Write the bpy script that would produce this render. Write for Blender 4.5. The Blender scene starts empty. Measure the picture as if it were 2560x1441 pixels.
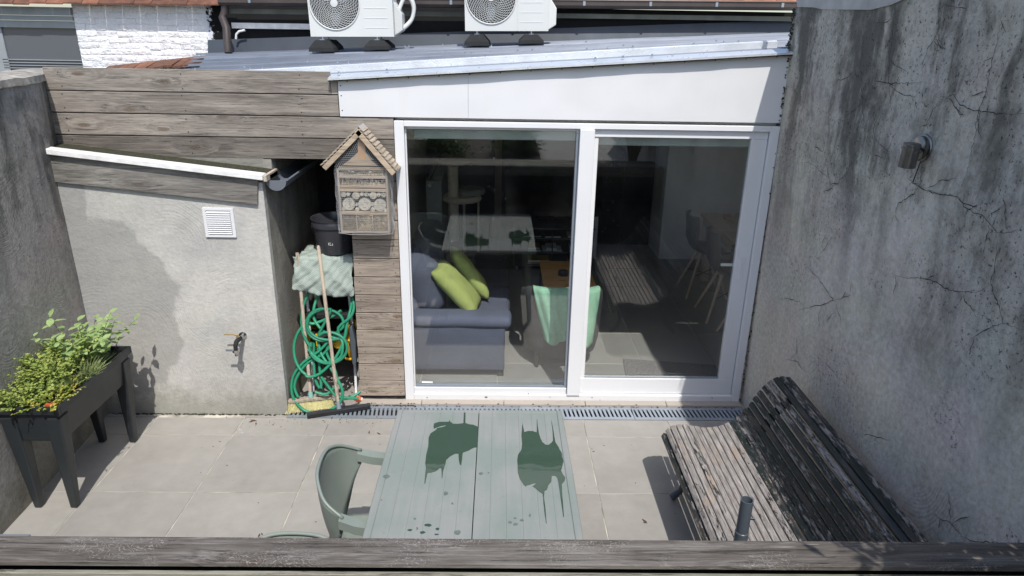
import bpy, bmesh, math, random
import numpy as np
from mathutils import Vector, Matrix, Euler
random.seed(7)
R_ = math.radians
C = bpy.context.scene.collection
sc = bpy.context.scene

# ------------------------------------------------------------------ camera, light
CAM = np.array([0.0, -4.435, 2.56]); F = 1705.0
_p = np.array([1280, 720.5])
def _n(v): return v / np.linalg.norm(v)
_dY = _n(np.array([1252 - 1280, 80 - 720.5, F])); _dZ = np.array([1199 - 1280, 5257 - 720.5, F]); _dZ = _n(_n(_dZ) - _dY * (_n(_dZ) @ _dY))
_up = -_dZ; _dX = np.cross(_dY, _up)
ROT = np.stack([_dX, _dY, _up])
cd = bpy.data.cameras.new('camera'); cam = bpy.data.objects.new('camera', cd); C.objects.link(cam)
cr, cdn, cf = ROT @ [1, 0, 0], ROT @ [0, 1, 0], ROT @ [0, 0, 1]
cam.matrix_world = Matrix(((cr[0], -cdn[0], -cf[0], CAM[0]), (cr[1], -cdn[1], -cf[1], CAM[1]), (cr[2], -cdn[2], -cf[2], CAM[2]), (0, 0, 0, 1)))
cd.sensor_width = 36; cd.lens = F / 2560 * 36; cd.clip_start = 0.05; cd.clip_end = 500
sc.camera = cam
SUN = Vector((0.157, -0.64, 1.0)).normalized()
w = bpy.data.worlds.new('World'); sc.world = w; w.use_nodes = True
nt = w.node_tree; bg = nt.nodes['Background']
sky = nt.nodes.new('ShaderNodeTexSky'); sky.sky_type = 'NISHITA'; sky.sun_disc = False
sky.sun_elevation = math.asin(SUN.z); sky.sun_rotation = math.atan2(SUN.x, SUN.y)
sky.air_density = 1.0; sky.dust_density = 1.5; sky.ozone_density = 1.0
nt.links.new(sky.outputs[0], bg.inputs[0]); bg.inputs[1].default_value = 0.15
sl = bpy.data.lights.new('sun', 'SUN'); sl.energy = 3.3; sl.angle = R_(0.5); sl.color = (1, .965, .91)
so = bpy.data.objects.new('sun', sl); C.objects.link(so); so.rotation_euler = SUN.to_track_quat('Z', 'Y').to_euler(); so.location = (2, -8, 12)
sc.view_settings.view_transform = 'Standard'; sc.view_settings.look = 'None'; sc.view_settings.exposure = 0.45; sc.view_settings.gamma = 1
sc.view_settings.use_curve_mapping = False
sc.cycles.max_bounces = 8; sc.cycles.transparent_max_bounces = 12; sc.cycles.sample_clamp_indirect = 6

# points of the place measured off the calibrated camera
def _ray(u, v): return ROT @ np.array([u - _p[0], v - _p[1], F])
def gz(u, v, z=0.0):
    d = _ray(u, v); return Vector(CAM + d * ((z - CAM[2]) / d[2]))
def gy(u, v, y=0.0):
    d = _ray(u, v); return Vector(CAM + d * ((y - CAM[1]) / d[1]))
def gx(u, v, x):
    d = _ray(u, v); return Vector(CAM + d * ((x - CAM[0]) / d[0]))

# ------------------------------------------------------------------ node helpers
class N:
    def __init__(s, name, rough=.6, metal=0.0, spec=.5):
        s.m = bpy.data.materials.new(name); s.m.use_nodes = True; s.t = s.m.node_tree
        s.b = s.t.nodes['Principled BSDF']; s.b.inputs['Roughness'].default_value = rough
        s.b.inputs['Metallic'].default_value = metal; s.b.inputs['Specular IOR Level'].default_value = spec
    def n(s, typ, ins=None, **kw):
        x = s.t.nodes.new('ShaderNode' + typ)
        for k, v in kw.items(): setattr(x, k, v)
        for k, v in (ins or {}).items(): s.set(x.inputs[k], v)
        return x
    def set(s, i, v):
        if hasattr(v, 'is_linked') or isinstance(v, bpy.types.NodeSocket): s.t.links.new(v, i)
        else:
            if isinstance(v, (tuple, list)) and len(v) == 3 and i.type == 'RGBA': v = (*v, 1)
            i.default_value = v
    def math(s, op, a, b=0.0, c=0.0, clamp=False):
        x = s.n('Math', {0: a, 1: b, 2: c}, operation=op); x.use_clamp = clamp; return x.outputs[0]
    def noise(s, vec, scale, det=4, rough=.55, dist=0.0):
        x = s.n('TexNoise', {'Scale': scale, 'Detail': det, 'Roughness': rough, 'Distortion': dist})
        if vec is not None: s.set(x.inputs['Vector'], vec)
        return x.outputs['Fac']
    def vor(s, vec, scale, feature='F1', out='Distance', rnd=1.0):
        x = s.n('TexVoronoi', {'Scale': scale, 'Randomness': rnd}, feature=feature); s.set(x.inputs['Vector'], vec); return x.outputs[out]
    def scale(s, vec, xyz):
        return s.n('VectorMath', {0: vec, 1: xyz}, operation='MULTIPLY').outputs[0]
    def add(s, a, b): return s.n('VectorMath', {0: a, 1: b}, operation='ADD').outputs[0]
    def ramp(s, fac, pts, interp='LINEAR'):
        x = s.n('ValToRGB', {0: fac}); cr_ = x.color_ramp; cr_.interpolation = interp
        while len(cr_.elements) < len(pts): cr_.elements.new(.5)
        for e, (p_, c_) in zip(cr_.elements, pts):
            e.position = p_; e.color = (*c_, 1) if isinstance(c_, (tuple, list)) else (c_, c_, c_, 1)
        return x.outputs[0]
    def mix(s, f, a, b, mode='MIX'):
        x = s.n('Mix', {}, data_type='RGBA', blend_type=mode)
        s.set(x.inputs[0], f); s.set(x.inputs[6], a); s.set(x.inputs[7], b); return x.outputs[2]
    def sstep(s, v, a, b):
        x = s.n('MapRange', {0: v, 1: a, 2: b, 3: 0.0, 4: 1.0}, interpolation_type='SMOOTHSTEP'); return x.outputs[0]
    def obj(s, rnd=40.0):
        tc = s.n('TexCoord').outputs['Object']
        if not rnd: return tc
        oi = s.n('ObjectInfo').outputs['Random']; v = s.n('CombineXYZ', {0: s.math('MULTIPLY', oi, rnd), 1: s.math('MULTIPLY', oi, rnd * .61), 2: s.math('MULTIPLY', oi, rnd * 1.7)}).outputs[0]
        return s.add(tc, v)
    def pos(s): return s.n('NewGeometry').outputs['Position']
    def col(s, c): s.set(s.b.inputs['Base Color'], c)
    def bump(s, h, dist=.01, strength=1.0):
        x = s.n('Bump', {'Strength': strength, 'Distance': dist, 'Height': h}); s.t.links.new(x.outputs[0], s.b.inputs['Normal'])

def plain(name, c, rough=.6, metal=0, var=.12, sc_=6.0, bump=0.0, spec=.5, objrnd=.1):
    m = N(name, rough, metal, spec); v = m.obj()
    f = m.noise(v, sc_, 5)
    lo = tuple(x * (1 - var) for x in c); hi = tuple(min(1, x * (1 + var)) for x in c)
    k = m.ramp(f, [(.3, lo), (.7, hi)])
    if objrnd:
        r = m.n('ObjectInfo').outputs['Random']; g = m.math('MULTIPLY_ADD', r, 2 * objrnd, 1 - objrnd)
        k = m.mix(1.0, k, m.n('CombineColor', {0: g, 1: g, 2: g}).outputs[0], 'MULTIPLY')
    m.col(k)
    m.set(m.b.inputs['Roughness'], m.math('MULTIPLY_ADD', m.noise(v, sc_ * 3, 3), .16, rough - .08))
    if bump: m.bump(m.noise(v, sc_ * 14, 4), bump)
    return m.m

def wood(name, dark, mid, light, axis=0, s=1.0, knots=.8, rough=.75, ornd=.16, bump=.0016, scratches=0, rndpos=True):
    m = N(name, rough, 0, .3); v = m.obj(37)
    def st(a, b):
        q = [b, b, b]; q[axis] = a; return tuple(q)
    sx_ = m.n('SeparateXYZ', {0: v}).outputs; cross = [sx_[i] for i in range(3) if i != axis]
    kv = m.n('CombineXYZ', {0: m.math('MULTIPLY', sx_[axis], 2.1 * s), 1: m.math('MULTIPLY', m.math('ADD', cross[0], cross[1]), 6.5 * s), 2: 0.0}).outputs[0]
    kn = m.n('TexVoronoi', {'Scale': 1.0, 'Randomness': 1.0, 'Vector': kv}, voronoi_dimensions='2D', feature='F1')
    keep = m.math('GREATER_THAN', m.n('SeparateColor', {0: kn.outputs['Color']}).outputs[0], .62); kd = m.math('ADD', kn.outputs['Distance'], m.math('MULTIPLY_ADD', keep, -1.0, 1.0))
    warp = m.noise(m.scale(v, st(1.5 * s, 6 * s)), 1, 3)
    kb = m.sstep(kd, .45, .0)
    off = m.math('MULTIPLY_ADD', warp, 3.0, m.math('MULTIPLY', kb, 1.5))
    ov = m.n('CombineXYZ', {0: off, 1: off, 2: off}).outputs[0]
    g1 = m.noise(m.add(m.scale(v, st(.9 * s, 34 * s)), ov), 1, 6, .68)
    g2 = m.noise(m.scale(v, st(11 * s, 230 * s)), 1, 5, .72)
    big = m.noise(m.scale(v, st(1.3 * s, 4 * s)), 1, 3)
    f = m.math('ADD', m.math('MULTIPLY', g1, .5), m.math('ADD', m.math('MULTIPLY', g2, .36), m.math('MULTIPLY', big, .34)))
    c = m.ramp(f, [(.44, dark), (.59, mid), (.75, light)])
    rings = m.math('SINE', m.math('MULTIPLY', kd, 150))
    kk = m.sstep(kd, .10, .055)
    kcol = m.mix(m.math('MULTIPLY_ADD', rings, .25, .5), tuple(x * .5 for x in dark), tuple(x * 1.0 for x in (mid[0] * 1.05, mid[1] * .9, mid[2] * .72)))
    c = m.mix(m.math('MULTIPLY', kk, knots), c, kcol)
    # fine dark checks along the grain
    ck = m.sstep(m.noise(m.add(m.scale(v, st(3.0 * s, 110 * s)), ov), 1, 6, .75), .56, .66)
    c = m.mix(m.math('MULTIPLY', ck, .5), c, tuple(x * .35 for x in dark))
    if scratches:
        a = m.n('TexWave', {'Scale': 14.0, 'Distortion': 26.0, 'Detail': 5.0, 'Detail Scale': 1.6}); m.set(a.inputs['Vector'], m.scale(v, (1.0, 1.7, 1.7)))
        sm = m.math('MULTIPLY', m.sstep(a.outputs['Fac'], .93, 1.0), m.sstep(m.noise(m.scale(v, (3.2, 6, 6)), 1.0, 3), .5, .62))
        sm2 = m.math('MULTIPLY', m.sstep(m.noise(m.scale(v, st(9, 150)), 1, 4, .7), .56, .66), m.sstep(m.noise(m.scale(v, (2.2, 14, 14)), 1.0, 3), .48, .66))
        c = m.mix(m.math('MULTIPLY', m.math('MAXIMUM', sm, sm2), scratches), c, (light[0] * 1.25, light[1] * 1.25, light[2] * 1.28))
    r = m.n('ObjectInfo').outputs['Random']; g = m.math('MULTIPLY_ADD', r, 2 * ornd, 1 - ornd)
    c = m.mix(1.0, c, m.n('CombineColor', {0: g, 1: g, 2: g}).outputs[0], 'MULTIPLY')
    m.col(c); m.bump(m.math('SUBTRACT', m.math('ADD', g2, m.math('MULTIPLY', g1, .5)), m.math('MULTIPLY', ck, 1.2)), bump)
    return m.m

# ------------------------------------------------------------------ mesh helpers
class MB:
    def __init__(s): s.v = []; s.f = []
    def add(s, vs, fs):
        o = len(s.v); s.v += [tuple(x) for x in vs]; s.f += [tuple(i + o for i in f) for f in fs]; return s
    def box(s, a, b, M=None):
        x0, y0, z0 = a; x1, y1, z1 = b
        vs = [Vector(q) for q in [(x0, y0, z0), (x1, y0, z0), (x1, y1, z0), (x0, y1, z0), (x0, y0, z1), (x1, y0, z1), (x1, y1, z1), (x0, y1, z1)]]
        if M: vs = [M @ q for q in vs]
        return s.add(vs, [(0, 3, 2, 1), (4, 5, 6, 7), (0, 1, 5, 4), (1, 2, 6, 5), (2, 3, 7, 6), (3, 0, 4, 7)])
    def hexa(s, q):   # eight corners: four below, four above
        return s.add(q, [(0, 3, 2, 1), (4, 5, 6, 7), (0, 1, 5, 4), (1, 2, 6, 5), (2, 3, 7, 6), (3, 0, 4, 7)])
    def prism(s, pts, d):   # closed outline pts pushed along vector d
        n = len(pts); d = Vector(d); p = [Vector(q) for q in pts]
        return s.add(p + [q + d for q in p], [tuple(range(n))[::-1], tuple(range(n, 2 * n))] + [(i, (i + 1) % n, (i + 1) % n + n, i + n) for i in range(n)])
    def tube(s, path, r, n=8, closed=False, caps=True):
        P = [Vector(q) for q in path]; m = len(P); rr = r if isinstance(r, (list, tuple)) else [r] * m
        vs = []; up = None
        for i in range(m):
            a = P[(i - 1) % m] if (closed or i) else P[i]; b = P[(i + 1) % m] if (closed or i < m - 1) else P[i]
            t = (b - a); t = t.normalized() if t.length > 1e-9 else Vector((0, 0, 1))
            if up is None: up = Vector((0, 0, 1)) if abs(t.z) < .9 else Vector((1, 0, 0))
            x = up.cross(t)
            if x.length < 1e-6: x = Vector((1, 0, 0)).cross(t)
            x.normalize(); y = t.cross(x); up = y
            for k in range(n):
                a_ = 2 * math.pi * k / n; vs.append(P[i] + x * (rr[i] * math.cos(a_)) + y * (rr[i] * math.sin(a_)))
        fs = []
        for i in range(m if closed else m - 1):
            j = (i + 1) % m
            for k in range(n): fs.append((i * n + k, i * n + (k + 1) % n, j * n + (k + 1) % n, j * n + k))
        if caps and not closed: fs += [tuple(range(n))[::-1], tuple((m - 1) * n + k for k in range(n))]
        return s.add(vs, fs)
    def lathe(s, prof, n=24, M=None, cap=True):
        vs = []; m = len(prof)
        for (r, z) in prof:
            for k in range(n):
                a = 2 * math.pi * k / n; q = Vector((r * math.cos(a), r * math.sin(a), z)); vs.append(M @ q if M else q)
        fs = [(i * n + k, i * n + (k + 1) % n, (i + 1) * n + (k + 1) % n, (i + 1) * n + k) for i in range(m - 1) for k in range(n)]
        if cap: fs += [tuple(range(n))[::-1], tuple((m - 1) * n + k for k in range(n))]
        return s.add(vs, fs)
    def build(s, name, mat, parent=None, bevel=0.0, smooth=False, seg=1, origin=None, subsurf=0, kind=None):
        me = bpy.data.meshes.new(name)
        off = wloc(parent) if parent is not None else Vector((0, 0, 0))
        if origin is not None: o_ = Vector(origin)
        else: o_ = off
        me.from_pydata([Vector(q) - o_ for q in s.v], [], s.f); me.validate()
        bm = bmesh.new(); bm.from_mesh(me); bmesh.ops.recalc_face_normals(bm, faces=bm.faces)
        if bevel: bmesh.ops.bevel(bm, geom=list(bm.edges), offset=bevel, segments=seg, affect='EDGES', clamp_overlap=True, profile=.6)
        bm.to_mesh(me); bm.free()
        if smooth:
            for p_ in me.polygons: p_.use_smooth = True
            if smooth != 'all':
                me.set_sharp_from_angle(angle=R_(40))
        if mat: me.materials.append(mat)
        o = bpy.data.objects.new(name, me); C.objects.link(o)
        if parent: o.parent = parent
        o.location = o_ - off
        if subsurf:
            md = o.modifiers.new('s', 'SUBSURF'); md.levels = md.render_levels = subsurf
        if kind: o['kind'] = kind
        return o
def wloc(o):
    v = Vector((0, 0, 0))
    while o is not None: v += Vector(o.location); o = o.parent
    return v
def tag(o, label=None, cat=None, group=None, kind=None):
    if label: o['label'] = label
    if cat: o['category'] = cat
    if group: o['group'] = group
    if kind: o['kind'] = kind
    return o
def thing(name, loc, label, cat, group=None):
    o = bpy.data.objects.new(name, None); C.objects.link(o); o.location = loc; o.empty_display_size = .1
    return tag(o, label, cat, group)
def inst(src, parent, loc, rot=(0, 0, 0), scl=(1, 1, 1)):
    o = src.copy(); C.objects.link(o); o.parent = parent; o.location = loc; o.rotation_euler = rot; o.scale = scl; return o
def rnd(a, b): return random.uniform(a, b)
def lerp(a, b, t): return a + (b - a) * t
def bow(x): return x

# ------------------------------------------------------------------ materials
M = {}
M['wood_clad'] = wood('weathered_cladding', (.085, .072, .06), (.185, .162, .14), (.33, .295, .25), 0, ornd=.2)
M['wood_col'] = wood('weathered_cladding_brown', (.14, .115, .09), (.30, .25, .205), (.45, .38, .31), 0, ornd=.12, knots=1)
M['wood_fascia'] = wood('grey_fascia_board', (.07, .065, .06), (.17, .16, .145), (.32, .31, .28), 0, ornd=.05)
M['wood_rail'] = wood('old_rail_board', (.05, .042, .035), (.098, .086, .074), (.21, .195, .175), 0, knots=.7, ornd=.04, scratches=1.0, bump=.0012)
M['wood_batten'] = wood('algae_tinted_batten', (.075, .072, .05), (.16, .15, .115), (.27, .255, .205), 0, knots=.3, ornd=.05)
M['wood_pale'] = wood('pale_batten', (.25, .19, .13), (.42, .33, .235), (.56, .46, .34), 0, 1.5, knots=.5)
M['wood_pale_y'] = wood('pale_shingle', (.22, .18, .13), (.38, .32, .25), (.52, .46, .38), 1, 2, knots=0)
M['wood_handle'] = wood('grey_stick', (.22, .18, .14), (.38, .32, .25), (.5, .43, .35), 2, 1, knots=0)
M['wood_oak'] = wood('oak_top', (.40, .19, .06), (.75, .40, .14), (.85, .50, .2), 0, 1, knots=1, rough=.45)
M['wood_oak_y'] = wood('oak_pale', (.45, .33, .21), (.68, .52, .34), (.8, .64, .45), 1, 1, knots=.3, rough=.5)

def render_wall(name, base, streak=.6, grain=.14, mold=.6, arcs=1.0, topz=2.7, warm=(1, .97, .92), moss=0.0, damp=False, plane='YZ', arcscale=1.25):
    m = N(name, .9, 0, .25); P = m.pos()
    n1 = m.noise(P, 1.1, 6, .6); n2 = m.noise(P, 38, 5, .7); n3 = m.noise(P, 9, 5, .62)
    lo = tuple(x * .74 for x in base); hi = tuple(x * 1.16 * w_ for x, w_ in zip(base, warm))
    c = m.ramp(n1, [(.34, lo), (.66, hi)])
    c = m.mix(m.math('MULTIPLY', m.sstep(n3, .4, .75), .3), c, tuple(x * .72 for x in base))
    c = m.mix(grain, c, m.ramp(n2, [(.32, .08), (.68, .9)]), 'OVERLAY')
    tint = m.n('TexNoise', {'Vector': P, 'Scale': 2.6, 'Detail': 4.0}).outputs['Color']; c = m.mix(grain * .8, c, m.mix(.55, tint, (.5, .5, .5)), 'OVERLAY')
    sep = m.n('SeparateXYZ', {0: P}); X, Y, Z = sep.outputs
    flat = m.n('CombineXYZ', {0: Y if plane == 'YZ' else X, 1: Z, 2: 0.0}).outputs[0]
    # trowel arcs: rings round scattered centres
    wv = m.add(flat, m.scale(m.n('TexNoise', {'Vector': flat, 'Scale': 1.7, 'Detail': 2.0}).outputs['Color'], (.26, .26, 0)))
    d = m.vor(wv, arcscale)
    arc = m.math('SINE', m.math('MULTIPLY', d, 260)); arc2 = m.math('SINE', m.math('MULTIPLY', d, 143))
    arcm = m.sstep(m.noise(flat, 2.3, 3), .40, .62)
    arcs_h = m.math('MULTIPLY', m.math('ADD', arc, m.math('MULTIPLY', arc2, .7)), arcm)
    if streak:
        sv = m.n('CombineXYZ', {0: X, 1: Y, 2: m.math('MULTIPLY', Z, .13)}).outputs[0]
        st = m.noise(m.add(sv, m.scale(m.n('TexNoise', {'Vector': P, 'Scale': 2.2, 'Detail': 3.0}).outputs['Color'], (.25, .25, .05))), 4.2, 8, .68)
        hz = m.math('ADD', Z, m.math('MULTIPLY_ADD', m.noise(flat, 1.2, 3), 1.5, -.75)); top = m.sstep(hz, topz - 1.75, topz - .35)
        sm = m.math('MULTIPLY', m.sstep(m.math('ADD', st, m.math('MULTIPLY_ADD', n3, .3, -.15)), .40, .62), m.math('MULTIPLY_ADD', top, .90, .10))
        c = m.mix(m.math('MULTIPLY', top, .38 * streak), c, (base[0] * .42, base[1] * .42, base[2] * .40))
        c = m.mix(m.math('MULTIPLY', sm, streak), c, (base[0] * .20, base[1] * .20, base[2] * .19))
        spk = m.math('MULTIPLY', m.sstep(m.noise(P, 60, 4, .75), .56, .66), m.sstep(m.math('ADD', m.noise(flat, 2.0, 4), m.math('MULTIPLY', top, .16)), .50, .64))
        c = m.mix(m.math('MULTIPLY', spk, mold), c, (.022, .022, .02))
        fs = m.math('MULTIPLY', m.sstep(m.noise(P, 130, 3, .7), .60, .66), m.math('MULTIPLY_ADD', top, .5, .25)); c = m.mix(m.math('MULTIPLY', fs, mold * .6), c, (.03, .03, .028))
    if moss:
        low = m.sstep(m.math('ADD', Z, m.math('MULTIPLY', n3, -.35)), .12, -.12)
        c = m.mix(m.math('MULTIPLY', low, moss), c, (.09, .085, .05))
    if damp:
        dx = m.math('SUBTRACT', X, m.math('ADD', -2.72, 0)); nz = m.math('MULTIPLY_ADD', m.noise(flat, 2.3, 6, .6), .95, -.47)
        zz = m.math('SUBTRACT', Z, .75); e = m.math('SQRT', m.math('ADD', m.math('POWER', m.math('DIVIDE', m.math('SUBTRACT', X, -2.55), .44), 2.0), m.math('POWER', m.math('DIVIDE', zz, .62), 2.0)))
        dm = m.sstep(m.math('ADD', e, nz), 1.05, .95)
        # damp tongue towards the top left corner
        tg = m.math('ADD', m.math('SUBTRACT', X, -2.62), m.math('MULTIPLY_ADD', m.noise(flat, 4.0, 4), .16, -.05)); dm2 = m.math('MULTIPLY', m.sstep(tg, .07, .05), m.sstep(Z, .9, .95))
        dm = m.math('MAXIMUM', dm, dm2)
        c = m.mix(m.math('MULTIPLY', dm, .45), c, tuple(x * .38 for x in base))
        m.set(m.b.inputs['Roughness'], m.math('MULTIPLY_ADD', dm, -.2, .9))
    c = m.mix(m.math('MULTIPLY', m.sstep(arcs_h, .6, 1.6), .10 * arcs), c, tuple(x * .3 for x in base))  # arc lines darkened in the colour, standing in for relief shading
    m.col(c)
    h = m.math('ADD', m.math('MULTIPLY', arcs_h, .045 * arcs), m.math('ADD', m.math('MULTIPLY', n2, .35), m.math('MULTIPLY', n3, .5)))
    m.bump(h, .010)
    return m.m
M['wall_right'] = render_wall('cracked_render', (.615, .575, .52), 1.0, mold=.9, arcs=.7, topz=2.75, arcscale=1.5, grain=.30)
M['wall_left'] = render_wall('streaked_render', (.36, .345, .32), .9, mold=.6, arcs=.6, topz=2.3, moss=.5, arcscale=2.6, grain=.22)
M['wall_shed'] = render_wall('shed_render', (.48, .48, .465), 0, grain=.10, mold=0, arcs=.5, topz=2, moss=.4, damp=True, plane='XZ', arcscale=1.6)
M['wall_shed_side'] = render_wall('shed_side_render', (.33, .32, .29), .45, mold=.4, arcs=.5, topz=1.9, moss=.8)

def tilemat(name, base, var=.1, rough=.55):
    m = N(name, rough, 0, .4); P = m.obj(60)
    a = m.noise(P, 2.2, 5, .6); b = m.noise(P, 14, 5, .65); W = m.pos()
    c = m.ramp(m.math('ADD', m.math('MULTIPLY', a, .6), m.math('MULTIPLY', b, .4)), [(.35, tuple(x * (1 - var) for x in base)), (.65, tuple(x * (1 + var * .6) for x in base))])
    r = m.n('ObjectInfo').outputs['Random']; g = m.math('MULTIPLY_ADD', r, .07, .965)
    c = m.mix(1.0, c, m.n('CombineColor', {0: g, 1: g, 2: g}).outputs[0], 'MULTIPLY')
    dirt = m.math('MULTIPLY', m.sstep(m.noise(m.scale(W, (1.0, 2.2, 1)), 3.1, 6, .7), .60, .74), .35)
    c = m.mix(dirt, c, (base[0] * .62, base[1] * .58, base[2] * .48))
    m.col(c); m.set(m.b.inputs['Roughness'], m.math('MULTIPLY_ADD', b, .3, rough - .15)); m.bump(b, .0008)
    return m.m
M['tile_out'] = tilemat('patio_tile', (.298, .284, .26), .14)
M['tile_in'] = tilemat('room_tile', (.27, .265, .25), .08, .42)
M['grout'] = plain('grout', (.40, .375, .32), .9, var=.6, sc_=7)
M['grout_in'] = plain('pale_grout', (.5, .48, .43), .8, var=.1)
M['sill'] = tilemat('sill_tile', (.36, .32, .28), .06)
M['pvc'] = plain('white_plastic_frame', (.70, .705, .715), .32, var=.03, sc_=2, objrnd=.02)
m_ = N('white_fascia_panel', .4, 0, .5); v_ = m_.pos(); st_ = m_.noise(m_.scale(v_, (9, 9, .7)), 1, 6, .7)
c_ = m_.mix(m_.math('MULTIPLY', m_.sstep(st_, .52, .74), .08), m_.ramp(m_.noise(v_, 1.4, 3), [(.3, (.655, .66, .66)), (.7, (.69, .69, .705))]), (.42, .40, .36))
m_.col(c_); m_.bump(m_.noise(v_, 1.7, 2), .02); M['panel'] = m_.m
M['paint_white'] = plain('flaking_white_paint', (.8, .8, .78), .5, var=.15, sc_=14, bump=.002)
M['metal_galv'] = plain('galvanised_steel', (.30, .34, .39), .42, .5, var=.12, sc_=4)
M['metal_roof'] = plain('zinc_roof_sheet', (.17, .19, .225), .36, .5, var=.14, sc_=2.5, objrnd=.22)
M['metal_flash'] = plain('dull_white_flashing', (.72, .74, .76), .3, .45, var=.12, sc_=7, bump=.002)
M['metal_blue'] = plain('eave_shaded_flashing', (.035, .045, .06), .5, .2, var=.2, sc_=3)  # blue-grey metal, colour darkened to carry the shade of the eave
M['metal_steel'] = plain('brushed_steel', (.20, .20, .20), .30, 1.0, var=.08, sc_=20)
M['lead'] = plain('lead_flashing', (.36, .345, .33), .7, 0, var=.25, sc_=6)
M['black'] = plain('black_rubber', (.010, .011, .012), .85, var=.3, bump=.001)
M['bitumen_and_shade'] = plain('black_bitumen_and_shade', (.0035, .0038, .005), .85, var=.5)  # real black wall coat, reused where deep shade is put into the colour
M['gutter'] = plain('brown_gutter', (.055, .042, .038), .4, var=.2)
M['grey_plastic'] = plain('grey_plastic_gutter', (.15, .165, .19), .45, var=.1)
M['pipe'] = plain('slate_plastic_pipe', (.07, .085, .10), .35, var=.1)
M['planter'] = plain('anthracite_plastic', (.020, .024, .027), .42, var=.15, sc_=5)
M['soil'] = plain('potting_soil', (.03, .022, .016), .95, var=.5, sc_=60, bump=.01)
M['terracotta'] = plain('terracotta', (.45, .08, .03), .6)
M['chair_green'] = plain('sage_green_resin', (.20, .235, .208), .42, var=.10, sc_=3, objrnd=0)
M['ac_white'] = plain('outdoor_unit_casing', (.58, .59, .575), .4, var=.03, sc_=2)
M['dark_hole'] = plain('dark_void', (.01, .011, .013), .8)
M['chrome'] = plain('chrome', (.6, .6, .6), .2, 1.0)
M['green_hose'] = plain('green_hose', (.02, .22, .12), .5, var=.12, sc_=5)
M['yellow'] = plain('yellow_plastic', (.75, .42, .02), .4)
M['orange'] = plain('orange_plastic', (.75, .12, .03), .4)
M['bristle'] = plain('cream_bristle', (.62, .57, .28), .8, var=.2, sc_=80)
M['teal'] = plain('faded_teal_plastic', (.16, .35, .32), .5)
M['bucket'] = plain('dark_bucket', (.035, .036, .042), .25, var=.1)
M['brass'] = plain('dull_brass', (.45, .33, .16), .4, .8)
M['zip_white'] = plain('white_mark', (.8, .8, .8), .5)
M['room_white'] = plain('room_plaster', (.80, .77, .72), .9, var=.04)
M['room_dark'] = plain('dark_cabinet', (.03, .032, .036), .45, var=.15)
M['sofa'] = plain('slate_blue_fabric', (.10, .113, .162), .9, var=.14, sc_=4, bump=.0012)
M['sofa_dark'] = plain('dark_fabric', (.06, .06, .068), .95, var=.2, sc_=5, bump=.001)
M['cushion'] = plain('lime_fabric', (.40, .47, .15), .9, var=.14, sc_=9, bump=.0012)
M['throw'] = plain('mint_fleece', (.33, .60, .42), .95, var=.12, sc_=14, bump=.002)
M['sisal'] = plain('cream_sisal', (.78, .70, .54), .9, var=.1, sc_=30)
M['rad'] = plain('grey_green_radiator', (.36, .40, .36), .5)
M['book_a'] = plain('book_white', (.6, .6, .58), .6); M['book_b'] = plain('book_blue', (.04, .12, .34), .5)
M['book_c'] = plain('book_red', (.30, .06, .04), .5); M['book_d'] = plain('book_yellow', (.5, .35, .10), .5); M['book_e'] = plain('book_dark', (.05, .06, .06), .5)
M['shelf'] = plain('grey_shelf_board', (.10, .115, .11), .5)
M['dirt'] = plain('dead_leaf', (.10, .055, .03), .9, var=.4)
M['moss'] = plain('moss_and_dirt', (.045, .045, .022), 1.0, var=.6, sc_=60, bump=.006)
M['garden'] = plain('straw_bed', (.12, .10, .082), .95, var=.55, sc_=26, bump=.02)
M['ground'] = plain('earth', (.13, .12, .09), .95, var=.3)
M['bark'] = plain('shrub_bark', (.09, .07, .05), .9, var=.3)
M['brick_white'] = plain('whitewashed_brick', (.74, .74, .75), .85, var=.05, sc_=1.7, bump=.022, objrnd=.01)
M['tile_red'] = plain('red_brown_roof_tile', (.15, .062, .034), .75, var=.4, sc_=12, bump=.002, objrnd=.35)
M['tile_orange'] = plain('orange_roof_tile', (.42, .19, .12), .8, var=.25, sc_=12, objrnd=.2)
M['beam'] = plain('stained_eaves_board', (.15, .15, .125), .8, var=.25)
M['win_grey'] = plain('grey_window_frame', (.26, .28, .29), .5, var=.08)
M['log'] = plain('log_end_grain', (.50, .455, .37), .9, var=.25, sc_=40, objrnd=.18)
M['wire'] = plain('chicken_wire', (.50, .51, .52), .5, .3)
M['reed'] = plain('dry_reeds', (.46, .39, .28), .9, var=.5, sc_=60, objrnd=.2)
M['hotelbox'] = plain('fir_board', (.36, .30, .235), .8, var=.2, sc_=8)
def mk_leaf(name, a, b, trans=.35):
    m = N(name, .55, 0, .3); r = m.noise(m.pos(), 23, 3); c = m.ramp(r, [(.35, a), (.65, b)]); m.col(c)
    t = m.n('BsdfTranslucent', {0: c}); x = m.n('MixShader', {0: trans, 1: m.b.outputs[0], 2: t.outputs[0]})
    m.t.links.new(x.outputs[0], m.t.nodes['Material Output'].inputs[0]); return m.m
M['leaf_sage'] = mk_leaf('sage_leaf', (.24, .36, .13), (.42, .54, .24))
M['leaf_oreg'] = mk_leaf('oregano_leaf', (.22, .31, .07), (.46, .52, .15))
M['leaf_thyme'] = mk_leaf('thyme_leaf', (.20, .27, .10), (.36, .42, .18))
M['leaf_yellow'] = mk_leaf('parsley_leaf', (.20, .34, .04), (.60, .50, .12))
M['leaf_shrub'] = mk_leaf('shrub_leaf', (.03, .075, .02), (.09, .15, .035))

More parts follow.
